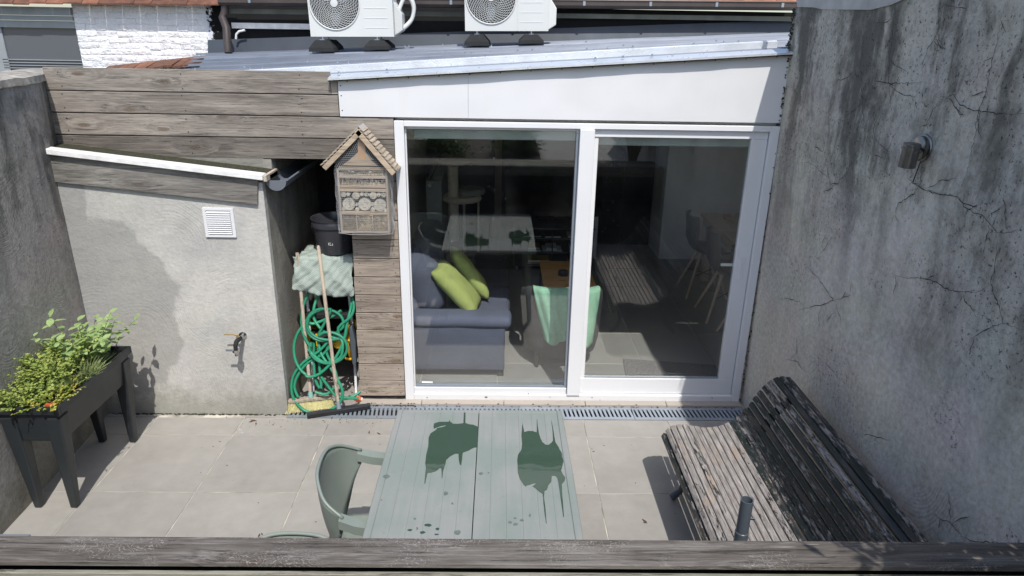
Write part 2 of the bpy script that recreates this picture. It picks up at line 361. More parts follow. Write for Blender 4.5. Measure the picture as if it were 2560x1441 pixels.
def glassmat():
    m = N('window_glass'); t = m.t; t.nodes.remove(m.b)
    g = m.n('NewGeometry'); dt = m.n('VectorMath', {0: g.outputs['Incoming'], 1: g.outputs['Normal']}, operation='DOT_PRODUCT').outputs['Value']
    k = m.math('POWER', m.math('SUBTRACT', 1.0, m.math('ABSOLUTE', dt), clamp=True), 5.0); f = m.math('MULTIPLY_ADD', k, .93, .088)
    tr = m.n('BsdfTransparent', {0: (.975, .985, .98, 1)}); gl = m.n('BsdfGlossy', {0: (1, 1, 1, 1), 1: 0.0})
    # faint dust film
    x = m.n('MixShader', {0: f, 1: tr.outputs[0], 2: gl.outputs[0]}); df = m.n('BsdfDiffuse', {0: (.6, .6, .58, 1)})
    dust = m.math('MULTIPLY', m.sstep(m.noise(m.pos(), 3.0, 5), .3, .8), .004)
    y = m.n('MixShader', {0: dust, 1: x.outputs[0], 2: df.outputs[0]}); t.links.new(y.outputs[0], t.nodes['Material Output'].inputs[0]); return m.m
M['glass'] = glassmat()

def tablemat():
    m = N('chalky_green_plastic', .5, 0, .4); P = m.pos(); a = m.noise(P, 3.1, 4); b = m.noise(m.scale(P, (30, 3, 3)), 1, 4, .65); s_ = m.noise(P, 30, 5, .7)
    c = m.ramp(m.math('ADD', m.math('MULTIPLY', a, .7), m.math('MULTIPLY', b, .3)), [(.40, (.20, .235, .212)), (.5, (.228, .247, .232)), (.60, (.255, .262, .25))])
    c = m.mix(m.math('MULTIPLY', m.sstep(s_, .6, .72), .22), c, (.13, .16, .14))
    m.col(c); m.set(m.b.inputs['Roughness'], m.math('MULTIPLY_ADD', s_, .3, .35)); m.bump(s_, .0006); return m.m
M['table'] = tablemat()
m_ = N('standing_water_on_green_plastic', .04, 0, .5); m_.col((.036, .066, .045)); m_.bump(m_.noise(m_.pos(), 9, 2), .0006); M['puddle'] = m_.m
m_ = N('damp_spot', .3, 0, .4); m_.col(m_.ramp(m_.noise(m_.pos(), 40, 3), [(.3, (.08, .11, .09)), (.7, (.14, .17, .15))])); M['damp'] = m_.m

def benchmat():
    m = N('peeling_dark_paint', .45, 0, .4); v = m.obj(51); pc = m.n('SeparateColor', {0: m.n('ObjectInfo').outputs['Color']}).outputs[0]
    a = m.noise(m.scale(v, (70, 13.0, 70)), 1, 9, .80); b = m.noise(m.scale(v, (3, .9, 3)), 1.4, 3)
    th = m.math('ADD', a, m.math('MULTIPLY_ADD', b, .5, -.25)); th = m.math('ADD', th, m.math('MULTIPLY', pc, .40))
    peel = m.sstep(th, .70, .735)
    fine = m.noise(m.scale(v, (150, 9, 150)), 1, 5, .7)
    wd = m.ramp(fine, [(.3, (.10, .088, .078)), (.5, (.25, .228, .21)), (.68, (.42, .392, .375))])
    warm = m.sstep(m.noise(v, 5, 3), .55, .7); wd = m.mix(m.math('MULTIPLY', warm, .5), wd, (.36, .27, .19))
    paint = m.mix(m.sstep(m.noise(m.scale(v, (20, 3, 20)), 1, 4), .5, .62), (.014, .020, .019), (.05, .044, .04))
    m.col(m.mix(peel, paint, wd)); m.set(m.b.inputs['Roughness'], m.math('MULTIPLY_ADD', peel, .4, .42))
    m.bump(m.math('ADD', m.math('MULTIPLY', peel, -.6), m.math('MULTIPLY', fine, .5)), .0014); return m.m
M['bench'] = benchmat()
m_ = N('woven_sack', .6, 0, .3); v_ = m_.obj(0)
wa = m_.n('TexWave', {'Scale': 34.0, 'Distortion': 1.5}, bands_direction='DIAGONAL'); m_.set(wa.inputs['Vector'], v_)
wb = m_.n('TexWave', {'Scale': 40.0, 'Distortion': 1.5}, bands_direction='Z'); m_.set(wb.inputs['Vector'], v_)
wf = m_.math('MULTIPLY', wa.outputs['Fac'], wb.outputs['Fac'])
m_.col(m_.ramp(wf, [(.1, (.30, .36, .32)), (.7, (.50, .56, .51))])); m_.bump(m_.math('ADD', wf, m_.math('MULTIPLY', m_.noise(v_, 14, 4), 6)), .004); M['sack'] = m_.m
m_ = N('coir_mat', .95, 0, .1); f_ = m_.noise(m_.obj(0), 170, 3, .8); m_.col(m_.ramp(f_, [(.4, (.06, .06, .06)), (.6, (.30, .29, .29))])); m_.bump(f_, .006); M['mat'] = m_.m

# ================================================================== SETTING
def struct(o): o['kind'] = 'structure'; return o
b = MB(); b.box((-60, -60, -.5), (60, 60, -.30)); struct(b.build('ground', M['ground']))

# patio floor: one slab and every tile
pf = struct(MB().box((-3.0, -3.0, -.12), (1.86, -.2515, -.004)).box((-3.0, -.0745, -.12), (1.86, 1.15, -.004)).box((-3.0, -.251, -.12), (-1.479, -.075, -.004)).build('patio_floor', M['grout']))
XS = [-2.965, -2.37, -1.768, -1.166, -.565, .036, .61, 1.206, 1.82]; YS = [-2.86, -2.285, -1.68, -1.078, -.472, -.252]
def tiles(parent, xs, ys, mat, z=0.0, th=.012, gap=.0030, name='floor_tile'):
    for i in range(len(xs) - 1):
        for j in range(len(ys) - 1):
            dz = rnd(-.0008, .0004)
            MB().box((xs[i] + gap, ys[j] + gap, z - th), (xs[i + 1] - gap, ys[j + 1] - gap, z + dz)).build(name, mat, parent, bevel=.0015,
                origin=((xs[i] + xs[i + 1]) / 2, (ys[j] + ys[j + 1]) / 2, z))
tiles(pf, XS, YS, M['tile_out'])
tiles(pf, [-1.478, -1.166, -.99], [-.075, .36, .96], M['tile_out'])
for i, x in enumerate([-2.37, -1.768]): MB().box((x + .002 - .59 * (i == 0), -.2478, -.012), ((-1.768 if i == 1 else -2.37) if i == 0 else -1.482, -.21, 0)).build('floor_tile', M['tile_out'], pf)
rf = struct(MB().box((-.93, .06, -.12), (3.5, 4.7, -.003)).build('room_floor', M['grout_in']))
tiles(rf, [-.92, -.60, .0, .60, 1.2, 1.80, 2.41, 3.02, 3.45], [.075, .62, 1.235, 1.85, 2.46, 3.07, 3.68, 4.3], M['tile_in'], z=.0, gap=.0016, name='room_tile')

# linear drain
dr = thing('drain_channel', (.15, -.165, 0), 'long galvanised slotted drain channel running along the foot of the patio door', 'drain')
MB().box((-1.478, -.248, -.06), (1.80, -.078, -.03)).build('channel', M['dark_hole'], dr)
for k in range(4):
    x0 = -1.478 + k * .82; x1 = min(x0 + .817, 1.80); g = MB()
    g.box((x0, -.250, -.018), (x1, -.216, .0015)); g.box((x0, -.112, -.018), (x1, -.076, .0015))
    n = 26
    for i in range(n + 1):
        x = lerp(x0, x1 - .017, i / n); g.hexa([(x, -.2159, -.01), (x + .017, -.2159, -.01), (x + .017 - .010, -.1121, -.01), (x - .010 if i else x, -.1121, -.01),
                                      (x, -.2159, .001), (x + .017, -.2159, .001), (x + .007, -.1121, .001), (x - .010 if i else x, -.1121, .001)])
    g.build('grate', M['metal_galv'], dr)
dg = thing('drain_grate', (-2.6, -1.56, 0), 'corner of a steel floor grate at the left wall beside the wooden rail', 'grate')
g = MB(); g.box((-2.64, -1.70, .0), (-2.48, -1.68, .012)); g.box((-2.64, -1.475, 0), (-2.48, -1.455, .012))
for i in range(6): g.box((-2.64 + i * .029, -1.68, 0), (-2.625 + i * .029, -1.475, .011))
g.build('grating', M['metal_galv'], dg)

# ---------------------------------------------------------------- right wall
def wx(z, y=0): return 1.826 - .015 * z
def grid_sheet(mb, fn, nu, nv):
    o = len(mb.v); mb.v += [tuple(fn(i / nu, j / nv)) for i in range(nu + 1) for j in range(nv + 1)]
    for i in range(nu):
        for j in range(nv):
            a = o + i * (nv + 1) + j; mb.f.append((a, a + 1, a + nv + 2, a + nv + 1))
def nz(x, y, s=1.0, seed=0):
    return (math.sin(x * 3.1 * s + seed) * math.cos(y * 2.3 * s + seed * 1.7) + .5 * math.sin(x * 7.7 * s + y * 5.1 * s + seed) + .3 * math.sin(x * 17 * s - y * 13 * s + seed * 2)) / 1.8
rw = thing('garden_wall', (1.9, -3, 0), 'tall shaded cement rendered wall on the right, cracked and streaked black', 'wall')
b = MB(); y0, y1 = .03, -6.2
def fr(u, v):
    z = v * 2.73; y = lerp(y0, y1, u)
    if u == 0: y += .010 * nz(z * 4, 1, 2) 
    return (wx(z) + .004 * nz(y, z, 1.2), y, z - .03 * 0)
grid_sheet(b, fr, 60, 34)
n0 = len(b.v)
# end cap, top and back
for j in range(34):
    z, z2 = j / 34 * 2.73, (j + 1) / 34 * 2.73; a_, c_ = j, j + 1
    k = len(b.v); b.v += [(2.05, y0 + .004 * nz(z * 4, 3), z), (2.05, y0 + .004 * nz(z2 * 4, 3), z2)]; b.f.append((a_, c_, k + 1, k))
b.add([(1.78, y0, 2.73), (2.05, y0, 2.73), (2.05, y1, 2.73), (1.78, y1, 2.73)], [(0, 1, 2, 3)]); b.add([(2.05, y0, 0), (2.05, y0, 2.73), (2.05, y1, 2.73), (2.05, y1, 0)], [(0, 1, 2, 3)])
b.build('wall_face', M['wall_right'], rw, smooth=True)
def wpt(u, v, off=.004):
    x = 1.80
    for _ in range(3): P = gx(u, v, x); x = wx(P.z) - off
    return P
MB().prism([wpt(u, v, .001) for u, v in [(1996, 18), (2035, 19), (2060, 24), (2180, 25), (2232, 12), (2300, -20), (2500, -120), (2100, -120), (1980, -90)]], (-.006, 0, 0)).build('coping_flashing', M['lead'], rw)
c4 = lambda L: [(1900 + x * .347, y * .347) for x, y in L]; c8 = lambda L: [(1960 + x * .688, 450 + y * .688) for x, y in L]
CR = [c4(l) for l in [
 [(1320, 0), (1300, 120), (1265, 270), (1205, 360), (1170, 480), (1165, 585)], [(980, 30), (955, 180), (945, 330), (930, 480), (925, 585), (935, 640), (945, 790), (935, 950)],
 [(1765, 20), (1720, 220), (1690, 380), (1645, 560), (1620, 700), (1570, 800), (1550, 960), (1520, 1120), (1490, 1260), (1420, 1420)],
 [(1260, 700), (1350, 705), (1390, 685), (1440, 760), (1570, 800), (1700, 820), (1900, 820)], [(750, 80), (745, 260), (725, 470), (735, 620), (740, 800), (750, 960), (775, 1060)],
 [(750, 1000), (680, 1140), (620, 1250), (560, 1320), (510, 1325), (480, 1200), (440, 1000)], [(1035, 1210), (1080, 1300), (1150, 1350), (1240, 1390), (1330, 1405), (1420, 1420)],
 [(1165, 1150), (1150, 1340), (1090, 1420)], [(865, 400), (850, 500), (830, 590), (930, 600), (1100, 605), (1180, 590)], [(960, 980), (920, 1090), (885, 1165)], [(1265, 280), (1310, 360)],
 [(820, 770), (825, 930), (815, 1040)], [(1290, 720), (1250, 790), (1205, 880), (1210, 945)], [(700, 470), (640, 560), (560, 580), (500, 640)]]] + [c8(l) for l in [
 [(490, 0), (470, 50), (415, 85), (395, 150)], [(490, 20), (560, 50), (630, 60), (660, 105), (720, 130), (780, 195), (870, 180)],
 [(780, 195), (770, 290), (750, 380), (780, 450), (797, 522), (870, 545)], [(797, 522), (740, 540), (680, 580)], [(390, 340), (440, 355), (530, 362), (600, 402), (700, 412), (750, 380)],
 [(60, 285), (110, 340), (150, 395), (180, 440), (110, 460), (60, 470), (20, 500)], [(180, 440), (240, 420), (245, 370)], [(190, 450), (205, 510)], [(0, 655), (40, 655), (80, 700)],
 [(150, 660), (200, 725)], [(540, 1215), (600, 1245), (640, 1290), (655, 1310)], [(600, 1130), (605, 1245)], [(800, 55), (805, 175)], [(130, 270), (170, 215)], [(280, 920), (380, 945)]]]
for L in list(CR):
    for (u0, v0), (u1, v1) in zip(L[:-1], L[1:]):
        if random.random() < .42:
            a_ = math.atan2(v1 - v0, u1 - u0) + random.choice((-1, 1)) * rnd(.5, 1.2); t = rnd(.2, .8); q = (lerp(u0, u1, t), lerp(v0, v1, t)); tw_ = [q]
            for _ in range(random.randint(1, 3)): a_ += rnd(-.5, .5); ll = rnd(12, 34); q = (q[0] + ll * math.cos(a_), q[1] + ll * math.sin(a_)); tw_.append(q)
            CR.append(tw_)
b = MB()
for L in CR:
    pts = []
    for (u0, v0), (u1, v1) in zip(L[:-1], L[1:]):
        n = max(2, int(math.hypot(u1 - u0, v1 - v0) / 7))
        for i in range(n): pts.append((lerp(u0, u1, i / n) + rnd(-2.4, 2.4), lerp(v0, v1, i / n) + rnd(-2.4, 2.4)))
    pts.append(L[-1]); P = [wpt(u, v, .0065) for u, v in pts]; n = len(P)
    W = [max(.0004, .0016 * math.sin(math.pi * (i + .6) / (n + .6)) * rnd(.45, 1.5)) for i in range(n)]
    for i in range(n - 1):
        t = (P[i + 1] - P[i]); nrm = Vector((0, -t.z, t.y)); nrm = nrm.normalized() if nrm.length > 1e-6 else Vector((0, 0, 1))
        b.add([P[i] - nrm * W[i], P[i] + nrm * W[i], P[i + 1] + nrm * W[i + 1], P[i + 1] - nrm * W[i + 1]], [(0, 1, 2, 3)])
b.build('crack', M['dark_hole'], rw, kind='stuff')
b = MB()
for j in range(300):
    z = rnd(2.0, 2.72) if j % 3 else rnd(.1, 2.0); yy = .032 + rnd(-.05, .0); s_ = rnd(.002, .007); q = Vector((wx(z) - .004, yy, z)); b.hexa([q + Vector((rnd(-.006, .002) - d_, s_ * math.cos(k * 1.57 + j) * rnd(.5, 1.2), s_ * math.sin(k * 1.57 + j) * rnd(.6, 1.5))) for d_ in (0, .006) for k in range(4)])
b.build('moss_edge', M['moss'], rw, kind='stuff')

# wall lamp
lp = wpt(2310, 370, 0); lamp = thing('wall_lamp', lp, 'small brushed steel downlight fixed on the tall cracked wall', 'lamp')
Mx = Matrix.Translation(lp) @ Matrix.Rotation(-math.pi / 2, 4, 'Y')
MB().lathe([(.001, -.002), (.056, 0), (.058, .004), (.056, .008), (.050, .010), (.049, .024), (.046, .026), (.001, .026)], 40, Mx).build('wall_plate', M['metal_steel'], lamp, smooth=True)
hc = gx(2274, 388, lp.x - .085); ax = Matrix.Translation(hc) @ Matrix.Rotation(R_(4), 4, 'X')
MB().lathe([(.001, -.052), (.031, -.052), (.0335, -.050), (.0335, .028), (.0325, .029), (.0335, .030), (.0335, .046), (.031, .048), (.001, .048)], 36, ax).build('lamp_head', M['metal_steel'], lamp, smooth=True)
MB().tube([Vector((lp.x - .02, lp.y, lp.z)), Vector((lp.x - .05, lp.y + .002, lp.z - .004)), hc + Vector((.02, 0, .01))], .011, 12).build('arm', M['metal_steel'], lamp, smooth=True)
MB().tube([lp + Vector((-.006, -.01, -.05)), lp + Vector((-.006, .0, -.09)), lp + Vector((-.005, .015, -.15))], .0022, 6).build('cable', M['black'], lamp)

# ---------------------------------------------------------------- left wall
LW = [(-2.86, .35), (-2.82, 0), (-2.735, -.21), (-2.69, -.6), (-2.645, -1.2), (-2.635, -1.5), (-2.56, -3.0), (-2.48, -6.2)]
def lwx(y):
    for (xa, ya), (xb, yb) in zip(LW[:-1], LW[1:]):
        if yb <= y <= ya: return lerp(xa, xb, (ya - y) / (ya - yb))
    return LW[-1][0]
lw = thing('garden_wall', (-2.8, -2.5, 0), 'lower sunlit grey rendered wall on the left behind the planter, stained dark', 'wall')
b = MB()
grid_sheet(b, lambda u, v: (lwx(lerp(.35, -6.2, u)) + .004 * nz(u * 6.5, v * 2, 1.3, 2), lerp(.35, -6.2, u), v * 2.235), 70, 26)
b.add([(lwx(.35), .35, 0), (-3.15, .35, 0), (-3.15, .35, 2.235), (lwx(.35), .35, 2.235)], [(0, 1, 2, 3)])
b.build('wall_face', M['wall_left'], lw, smooth=True)
b = MB(); N_ = 60
grid_sheet(b, lambda u, v: (lambda y: [(lwx(y) - .004 - .02 * 0, y, 2.225 + .004 * nz(y * 5, 2)), (lwx(y) + .016 + .006 * nz(y * 7, 4), y, 2.232 + .004 * nz(y * 9, 1)), (lwx(y) + .014 + .006 * nz(y * 7, 4), y, 2.272 + .006 * nz(y * 8, 3)),
    (lwx(y) - .10, y, 2.285 + .006 * nz(y * 6, 7)), (lwx(y) - .28, y, 2.278 + .006 * nz(y * 6, 9)), (lwx(y) - .29, y, 2.22)][round(v * 5)])(lerp(.35, -6.2, u)), 110, 5)
b.build('coping', plain('lichened_coping', (.38, .35, .30), .95, var=.5, sc_=16, bump=.012), lw)

# ---------------------------------------------------------------- garden room (the building with the door)
gr = thing('garden_room', (0, 1.5, 0), 'single storey garden room with white panel front, weathered boards and big patio door', 'building')
def plank(x0, x1, z0, z1, mat, xt0=None, xt1=None, y=0.0, th=.022, name='plank', par=gr):
    yy = y + rnd(-.0012, .0012)
    q = [(x0, yy, z0), (x1, yy, z0), (x1, yy + th, z0), (x0, yy + th, z0), (xt0 if xt0 is not None else x0, yy, z1), (xt1 if xt1 is not None else x1, yy, z1), (xt1 if xt1 is not None else x1, yy + th, z1), (xt0 if xt0 is not None else x0, yy + th, z1)]
    return MB().hexa(q).build(name, mat, par, bevel=.002, origin=((x0 + x1) / 2, yy, (z0 + z1) / 2))
plank(-2.815, -1.056, 2.177, 2.311, M['wood_clad'], -2.81); plank(-1.0545, -1.014, 2.177, 2.262, M['wood_col'])
plank(-2.812, -1.016, 2.0435, 2.1705, M['wood_clad']); plank(-2.818, -.676, 1.906, 2.0365, M['wood_clad']); plank(-2.815, -.676, 1.770, 1.899, M['wood_clad'])
z = 1.766
for k in range(13):
    z1 = z; z0 = z - .1335 if k < 12 else .035
    dx = rnd(-.004, .004); plank(lerp(-1.008, -.984, z0 / 1.3) + dx, -.677, z0 + .003, z1 - .003, M['wood_col']); z = z0
    if z0 < .05: break
MB().box((-2.81, .026, 1.772), (-.676, .06, 2.25)).build('wall', M['wood_fascia'], gr); MB().box((-.98, .026, .02), (-.68, .14, 1.772)).build('wall', M['bitumen_and_shade'], gr)
def sz(x): return 2.271 + (x + 1.007) * .0699
for x0, x1 in ((-1.009, -.2012), (-.1998, 1.806)):
    MB().prism([(x0, -.006, 2.0435), (x1, -.006, 2.0435), (x1 - (.0 if x1 < 1 else .012), -.006, sz(x1)), (x0, -.006, sz(x0))], (0, .018, 0)).build('fascia_panel', M['panel'], gr)
b = MB()
for x in list(np.arange(-.95, 1.75, .19)): b.lathe([(.004, 0), (.003, .0015)], 8, Matrix.Translation((x, -.0065, sz(x) - .018)) @ Matrix.Rotation(math.pi / 2, 4, 'X'))
for z in (2.08, 2.17, 2.23): b.lathe([(.004, 0), (.003, .0015)], 8, Matrix.Translation((-.993, -.0065, z)) @ Matrix.Rotation(math.pi / 2, 4, 'X'))
b.build('panel_screw', M['dark_hole'], gr, kind='stuff')
b = MB()
for x in (-2.72, -1.98, -1.25):
    for z in (2.20, 2.285, 2.065, 2.15, 1.93, 2.01, 1.795, 1.875): b.lathe([(.004, 0), (.003, .0012)], 7, Matrix.Translation((x + rnd(-.01, .01), -.0018, z + rnd(-.005, .005))) @ Matrix.Rotation(math.pi / 2, 4, 'X'))
for k in range(13):
    for x in (-.955, -.71):
        for dz in (-.035, -.10): b.lathe([(.0036, 0), (.003, .0012)], 7, Matrix.Translation((x + rnd(-.008, .008), -.0018, 1.766 - k * .1335 + dz)) @ Matrix.Rotation(math.pi / 2, 4, 'X'))
b.build('screw_head', M['dark_hole'], gr, kind='stuff')
# outer frame
X0, X1, ZT = -.672, 1.797, 2.022
df = MB()
def framepiece(a, c_, name='door_frame', bev=.003, par=gr, mat='pvc'): return MB().box(a, c_).build(name, M[mat], par, bevel=bev)
fr_ = MB(); fr_.box((X0, -.012, .0), (X0 + .062, .058, ZT)); fr_.box((X1 - .058, -.012, .0), (X1, .058, ZT)); fr_.box((X0 + .0625, -.012, 1.987), (X1 - .0585, .058, ZT)); fr_.box((X0 + .0625, -.012, .0), (X1 - .0585, .058, .062))
fo = fr_.build('door_frame', M['pvc'], gr, bevel=.003)
framepiece((.513, -.024, .062), (.608, .054, 1.986), 'centre_post')
b = MB(); b.box((-.609, .005, .063), (.512, .05, .108)); b.box((-.609, .02, .109), (-.600, .045, 1.986)); b.box((.495, .02, .109), (.512, .045, 1.986)); b.box((-.609, .03, 1.968), (.512, .05, 1.986))
fw = b.build('fixed_window', M['pvc'], gr, bevel=.002)
b = MB(); b.box((-.599, .012, .1085), (.494, .030, .122)); b.box((.4945, .012, .109), (.5115, .019, 1.96)); b.build('glazing_bead', M['metal_galv'], fw)
MB().box((-.600, .032, .118), (.496, .050, 1.97)).build('glass_pane', M['glass'], fw)
b = MB(); b.box((.6085, .012, .064), (1.736, .055, .19)); b.box((1.632, .012, .1905), (1.736, .055, 1.935)); b.box((.6085, .012, 1.9355), (1.736, .055, 1.985)); b.box((.6085, .02, .1905), (.640, .055, 1.935))
sd = b.build('sliding_door', M['pvc'], gr, bevel=.003)
MB().box((.641, .030, .191), (1.631, .050, 1.934)).build('glass_pane', M['glass'], sd)
b = MB(); b.box((.641, .0145, .1905), (1.631, .0285, .198)); b.build('glazing_bead', M['metal_galv'], sd)
b = MB(); b.box((1.668, .006, .97), (1.70, .0118, 1.135)); hd = b.build('handle', M['pvc'], sd, bevel=.002)
b = MB(); b.prism([(1.684 + .007 * math.cos(a), .0058, z_ + .007 * math.sin(a)) for z_, rr in ((1.095, (0, math.pi)), (1.01, (math.pi, 2 * math.pi))) for a in np.linspace(rr[0], rr[1], 7)], (0, -.0015, 0)); b.build('finger_recess', M['panel'], hd)
MB().box((1.56, .075, 1.045), (1.66, .09, 1.065)).box((1.64, .0555, 1.045), (1.66, .075, 1.065)).build('inner_handle', M['pvc'], sd, bevel=.004)
b = MB(); b.box((-.56, .07, 1.90), (.50, .15, 1.965)); b.box((.63, .07, 1.875), (1.73, .15, 1.935)); b.build('lit_reveal_strip', M['rad'], gr, bevel=.006)  # added boxes standing in for the lit, green-tinted reveal behind the glass
b = MB()
for i in range(44):
    x, z = (rnd(-.56, .46), rnd(.2, 1.9)) if i < 38 else (rnd(.68, 1.6), rnd(.3, 1.9)); yy = .0318 if i < 38 else .0298; q = rnd(.0005, .0014); ln = rnd(1, 5) if i % 3 == 0 else 1
    b.hexa([(x + q * math.cos(k * 1.57), yy - d_, z + q * ln * math.sin(k * 1.57)) for d_ in (0, .0006) for k in range(4)])
b.build('dirt_speck', M['zip_white'], gr, kind='stuff')
MB().box((-.555, .0310, .130), (-.475, .0318, .142)).build('pane_sticker', M['zip_white'], fw)
# step of beige tiles under the door
for x0, x1 in ((-1.0, -.55), (-.548, .05), (.052, .648), (.65, 1.246), (1.248, 1.80)): MB().box((x0, -.074, -.03), (x1 - .002, -.0125, .018)).build('sill_tile', M['sill'], gr, bevel=.002)
b = MB()
for i in range(200):
    x = rnd(-1.0, 1.78) if i % 2 else rnd(-1.0, -.6); y = -.075 - abs(random.gauss(0, .008)); s = rnd(.002, .007); a = rnd(0, 6); z = .002 if y < -.076 else .0185
    b.hexa([(x + s * math.cos(a + k * 1.57) * rnd(.6, 1.6), y + s * .6 * math.sin(a + k * 1.57), z + dz) for dz in (0, .003) for k in range(4)])
b.build('moss_line', M['moss'], gr, kind='stuff')
# debris on the sill profile
b = MB()
for (u, v, s) in ((1215, 993, .012), (1321, 985, .006), (1375, 993, .004), (1068, 994, .005), (1480, 994, .005), (1698, 985, .004), (1780, 995, .006), (1720, 1012, .011), (1500, 1000, .003)):
    P = gy(u, v, -.0125); b.hexa([(P.x + s * math.cos(k * 1.57 + s * 99) * rnd(.7, 1.3), P.y - d_, P.z + s * .6 * math.sin(k * 1.57 + s * 99) * rnd(.6, 1.2)) for d_ in (.0, .003) for k in range(4)])
b.build('debris', M['dirt'], gr, kind='stuff')
# roof: ribbed sheets running across, flashing strips at the front edge
def rz(x, y):
    a_ = 2.287 + .0695 * (x + 1.055); c_ = 2.337 + .053 * (x + 1.7); return a_ + (c_ - a_) * y / 2.4
def roof_pt(u, v):
    z = 2.3
    for _ in range(12): P = gz(u, v, z); z = .5 * z + .5 * rz(P.x, P.y)
    return P
rib = [(0, 0), (.13, 0), (.142, .014), (.19, .014), (.202, 0), (.23, 0)]
rfh = MB().prism([(-3.4, .12, rz(-3.4, .12) - .16), (1.74, .12, rz(1.7, .12) - .10), (1.74, .12, rz(1.7, .12) - .03), (-3.4, .12, rz(-3.4, .12) - .03)], (0, 3.1, .0)).build('roof', M['metal_blue'], gr)
y = .34; k = 0
while y < 3.1:
    yy = [y + q[0] for q in rib]; xl = max(-3.6, lerp(-2.3, -3.1, min(1, max(0, (y - .9) / 2.2)))) - (.11 if k % 2 else 0) - .0; b = MB(); xs = np.linspace(xl, 1.78 if y < .1 else 1.79 + .0 * y, 12)
    xr = 1.80 if y < .0 else 1.80 + (y * .42)
    xs = np.linspace(xl, xr, 14)
    for x in xs: b.v += [(x, q, rz(x, y) + dz + .002 * math.sin(x * 9 + k)) for q, (_, dz) in zip(yy, rib)]
    m_n = len(rib)
    for i in range(13):
        for j in range(m_n - 1): b.f.append((i * m_n + j, i * m_n + j + 1, (i + 1) * m_n + j + 1, (i + 1) * m_n + j))
    o = b.build('roof_sheet', M['metal_roof'], rfh); y += .23; k += 1
def strip(y0, y1, h0, h1, th, mat, name, xa=-1.06, xb=1.797, n=24, wob=.002, par=None):
    b = MB(); 
    for i in range(n):
        a_, c_ = lerp(xa, xb, i / n), lerp(xa, xb, (i + 1) / n); wa, wc = wob * nz(a_ * 3, y0), wob * nz(c_ * 3, y0)
        b.hexa([(a_, y0 + wa, rz(a_, 0) + h0 - th), (c_, y0 + wc, rz(c_, 0) + h0 - th), (c_, y1, rz(c_, 0) + h1 - th), (a_, y1, rz(a_, 0) + h1 - th), (a_, y0 + wa, rz(a_, 0) + h0), (c_, y0 + wc, rz(c_, 0) + h0), (c_, y1, rz(c_, 0) + h1), (a_, y1, rz(a_, 0) + h1)])
    return b.build(name, mat, par or rfh)
strip(-.050, .05, -.012, .008, .012, M['metal_flash'], 'front_flashing', wob=.006); strip(-.046, -.02, -.0245, -.0245, .008, M['moss'], 'moss_line', wob=.004)
strip(.051, .24, .004, .008, .01, M['metal_roof'], 'gutter_tray', -2.7); strip(.241, .262, .046, .052, .05, M['metal_flash'], 'ridge_cap', -2.7, wob=.005); strip(.2625, .345, .054, .04, .02, M['metal_flash'], 'ridge_cap', -2.7)
b = MB()
for i in range(46):
    x = rnd(-2.4, 1.75); q = random.choice([.0, .3, .42, .55, .8, 1.05, 1.45, 2.0, 2.6]); x = max(x, -1.0) if q < .1 else x; zz = rz(x, q) + (.024 if q > .4 else .008 if q < .1 else .045)
    b.lathe([(.011, 0), (.010, .004), (.006, .005), (.006, .014), (.001, .015)], 8, Matrix.Translation((x, q, zz)))
b.build('roof_screw', M['metal_galv'], rfh, kind='stuff')
# upstand at the back
b = MB(); ups = []
for i in range(12):
    xa, xb = lerp(-3.05, 3.3, i / 12), lerp(-3.05, 3.3, (i + 1) / 12); b.hexa([(xa, 3.12, rz(xa, 3.1) - .02), (xb, 3.12, rz(xb, 3.1) - .02), (xb, 3.2, rz(xb, 3.1) - .02), (xa, 3.2, rz(xa, 3.1) - .02), (xa, 3.17, rz(xa, 3.1) + .13), (xb, 3.17, rz(xb, 3.1) + .13), (xb, 3.2, rz(xb, 3.1) + .13), (xa, 3.2, rz(xa, 3.1) + .13)])
b.build('upstand_flashing', M['metal_blue'], rfh)
# inside shell
def wallbox(a, c_, mat='room_white', name='inner_wall'): return MB().box(a, c_).build(name, M[mat], gr)
wallbox((-.985, .142, 0), (-.93, 4.3, 2.13)); wallbox((1.83, .062, 0), (3.5, .12, 2.13)); wallbox((3.45, .121, 0), (3.5, 3.449, 2.13))
wallbox((1.95, 3.45, 0), (3.5, 4.4, 2.13)); wallbox((-.929, 4.25, 0), (1.949, 4.35, 2.13), 'room_dark'); wallbox((-.98, .125, 2.131), (3.5, 4.35, 2.17), 'room_white', 'ceiling')
wallbox((-.665, .0595, 2.023), (1.82, .124, 2.13)); wallbox((1.80, .0595, 0), (1.8295, .124, 2.13))
wallbox((-.928, .062, 0), (-.674, .14, 2.02))
# recess beside the shed
wallbox((-1.50, 1.05, 0), (-.986, 1.1, 1.80), 'bitumen_and_shade', 'recess_wall');  # black colour stands in for the darkness at the back of the recess
wallbox((-1.49, .061, 1.776), (-.986, 1.05, 1.80), 'bitumen_and_shade', 'recess_ceiling'); MB().box((-1.0, .061, 0), (-.9865, 1.049, 1.775)).build('recess_wall', M['wood_fascia'], gr)  # ceiling coloured black for the same recess shade

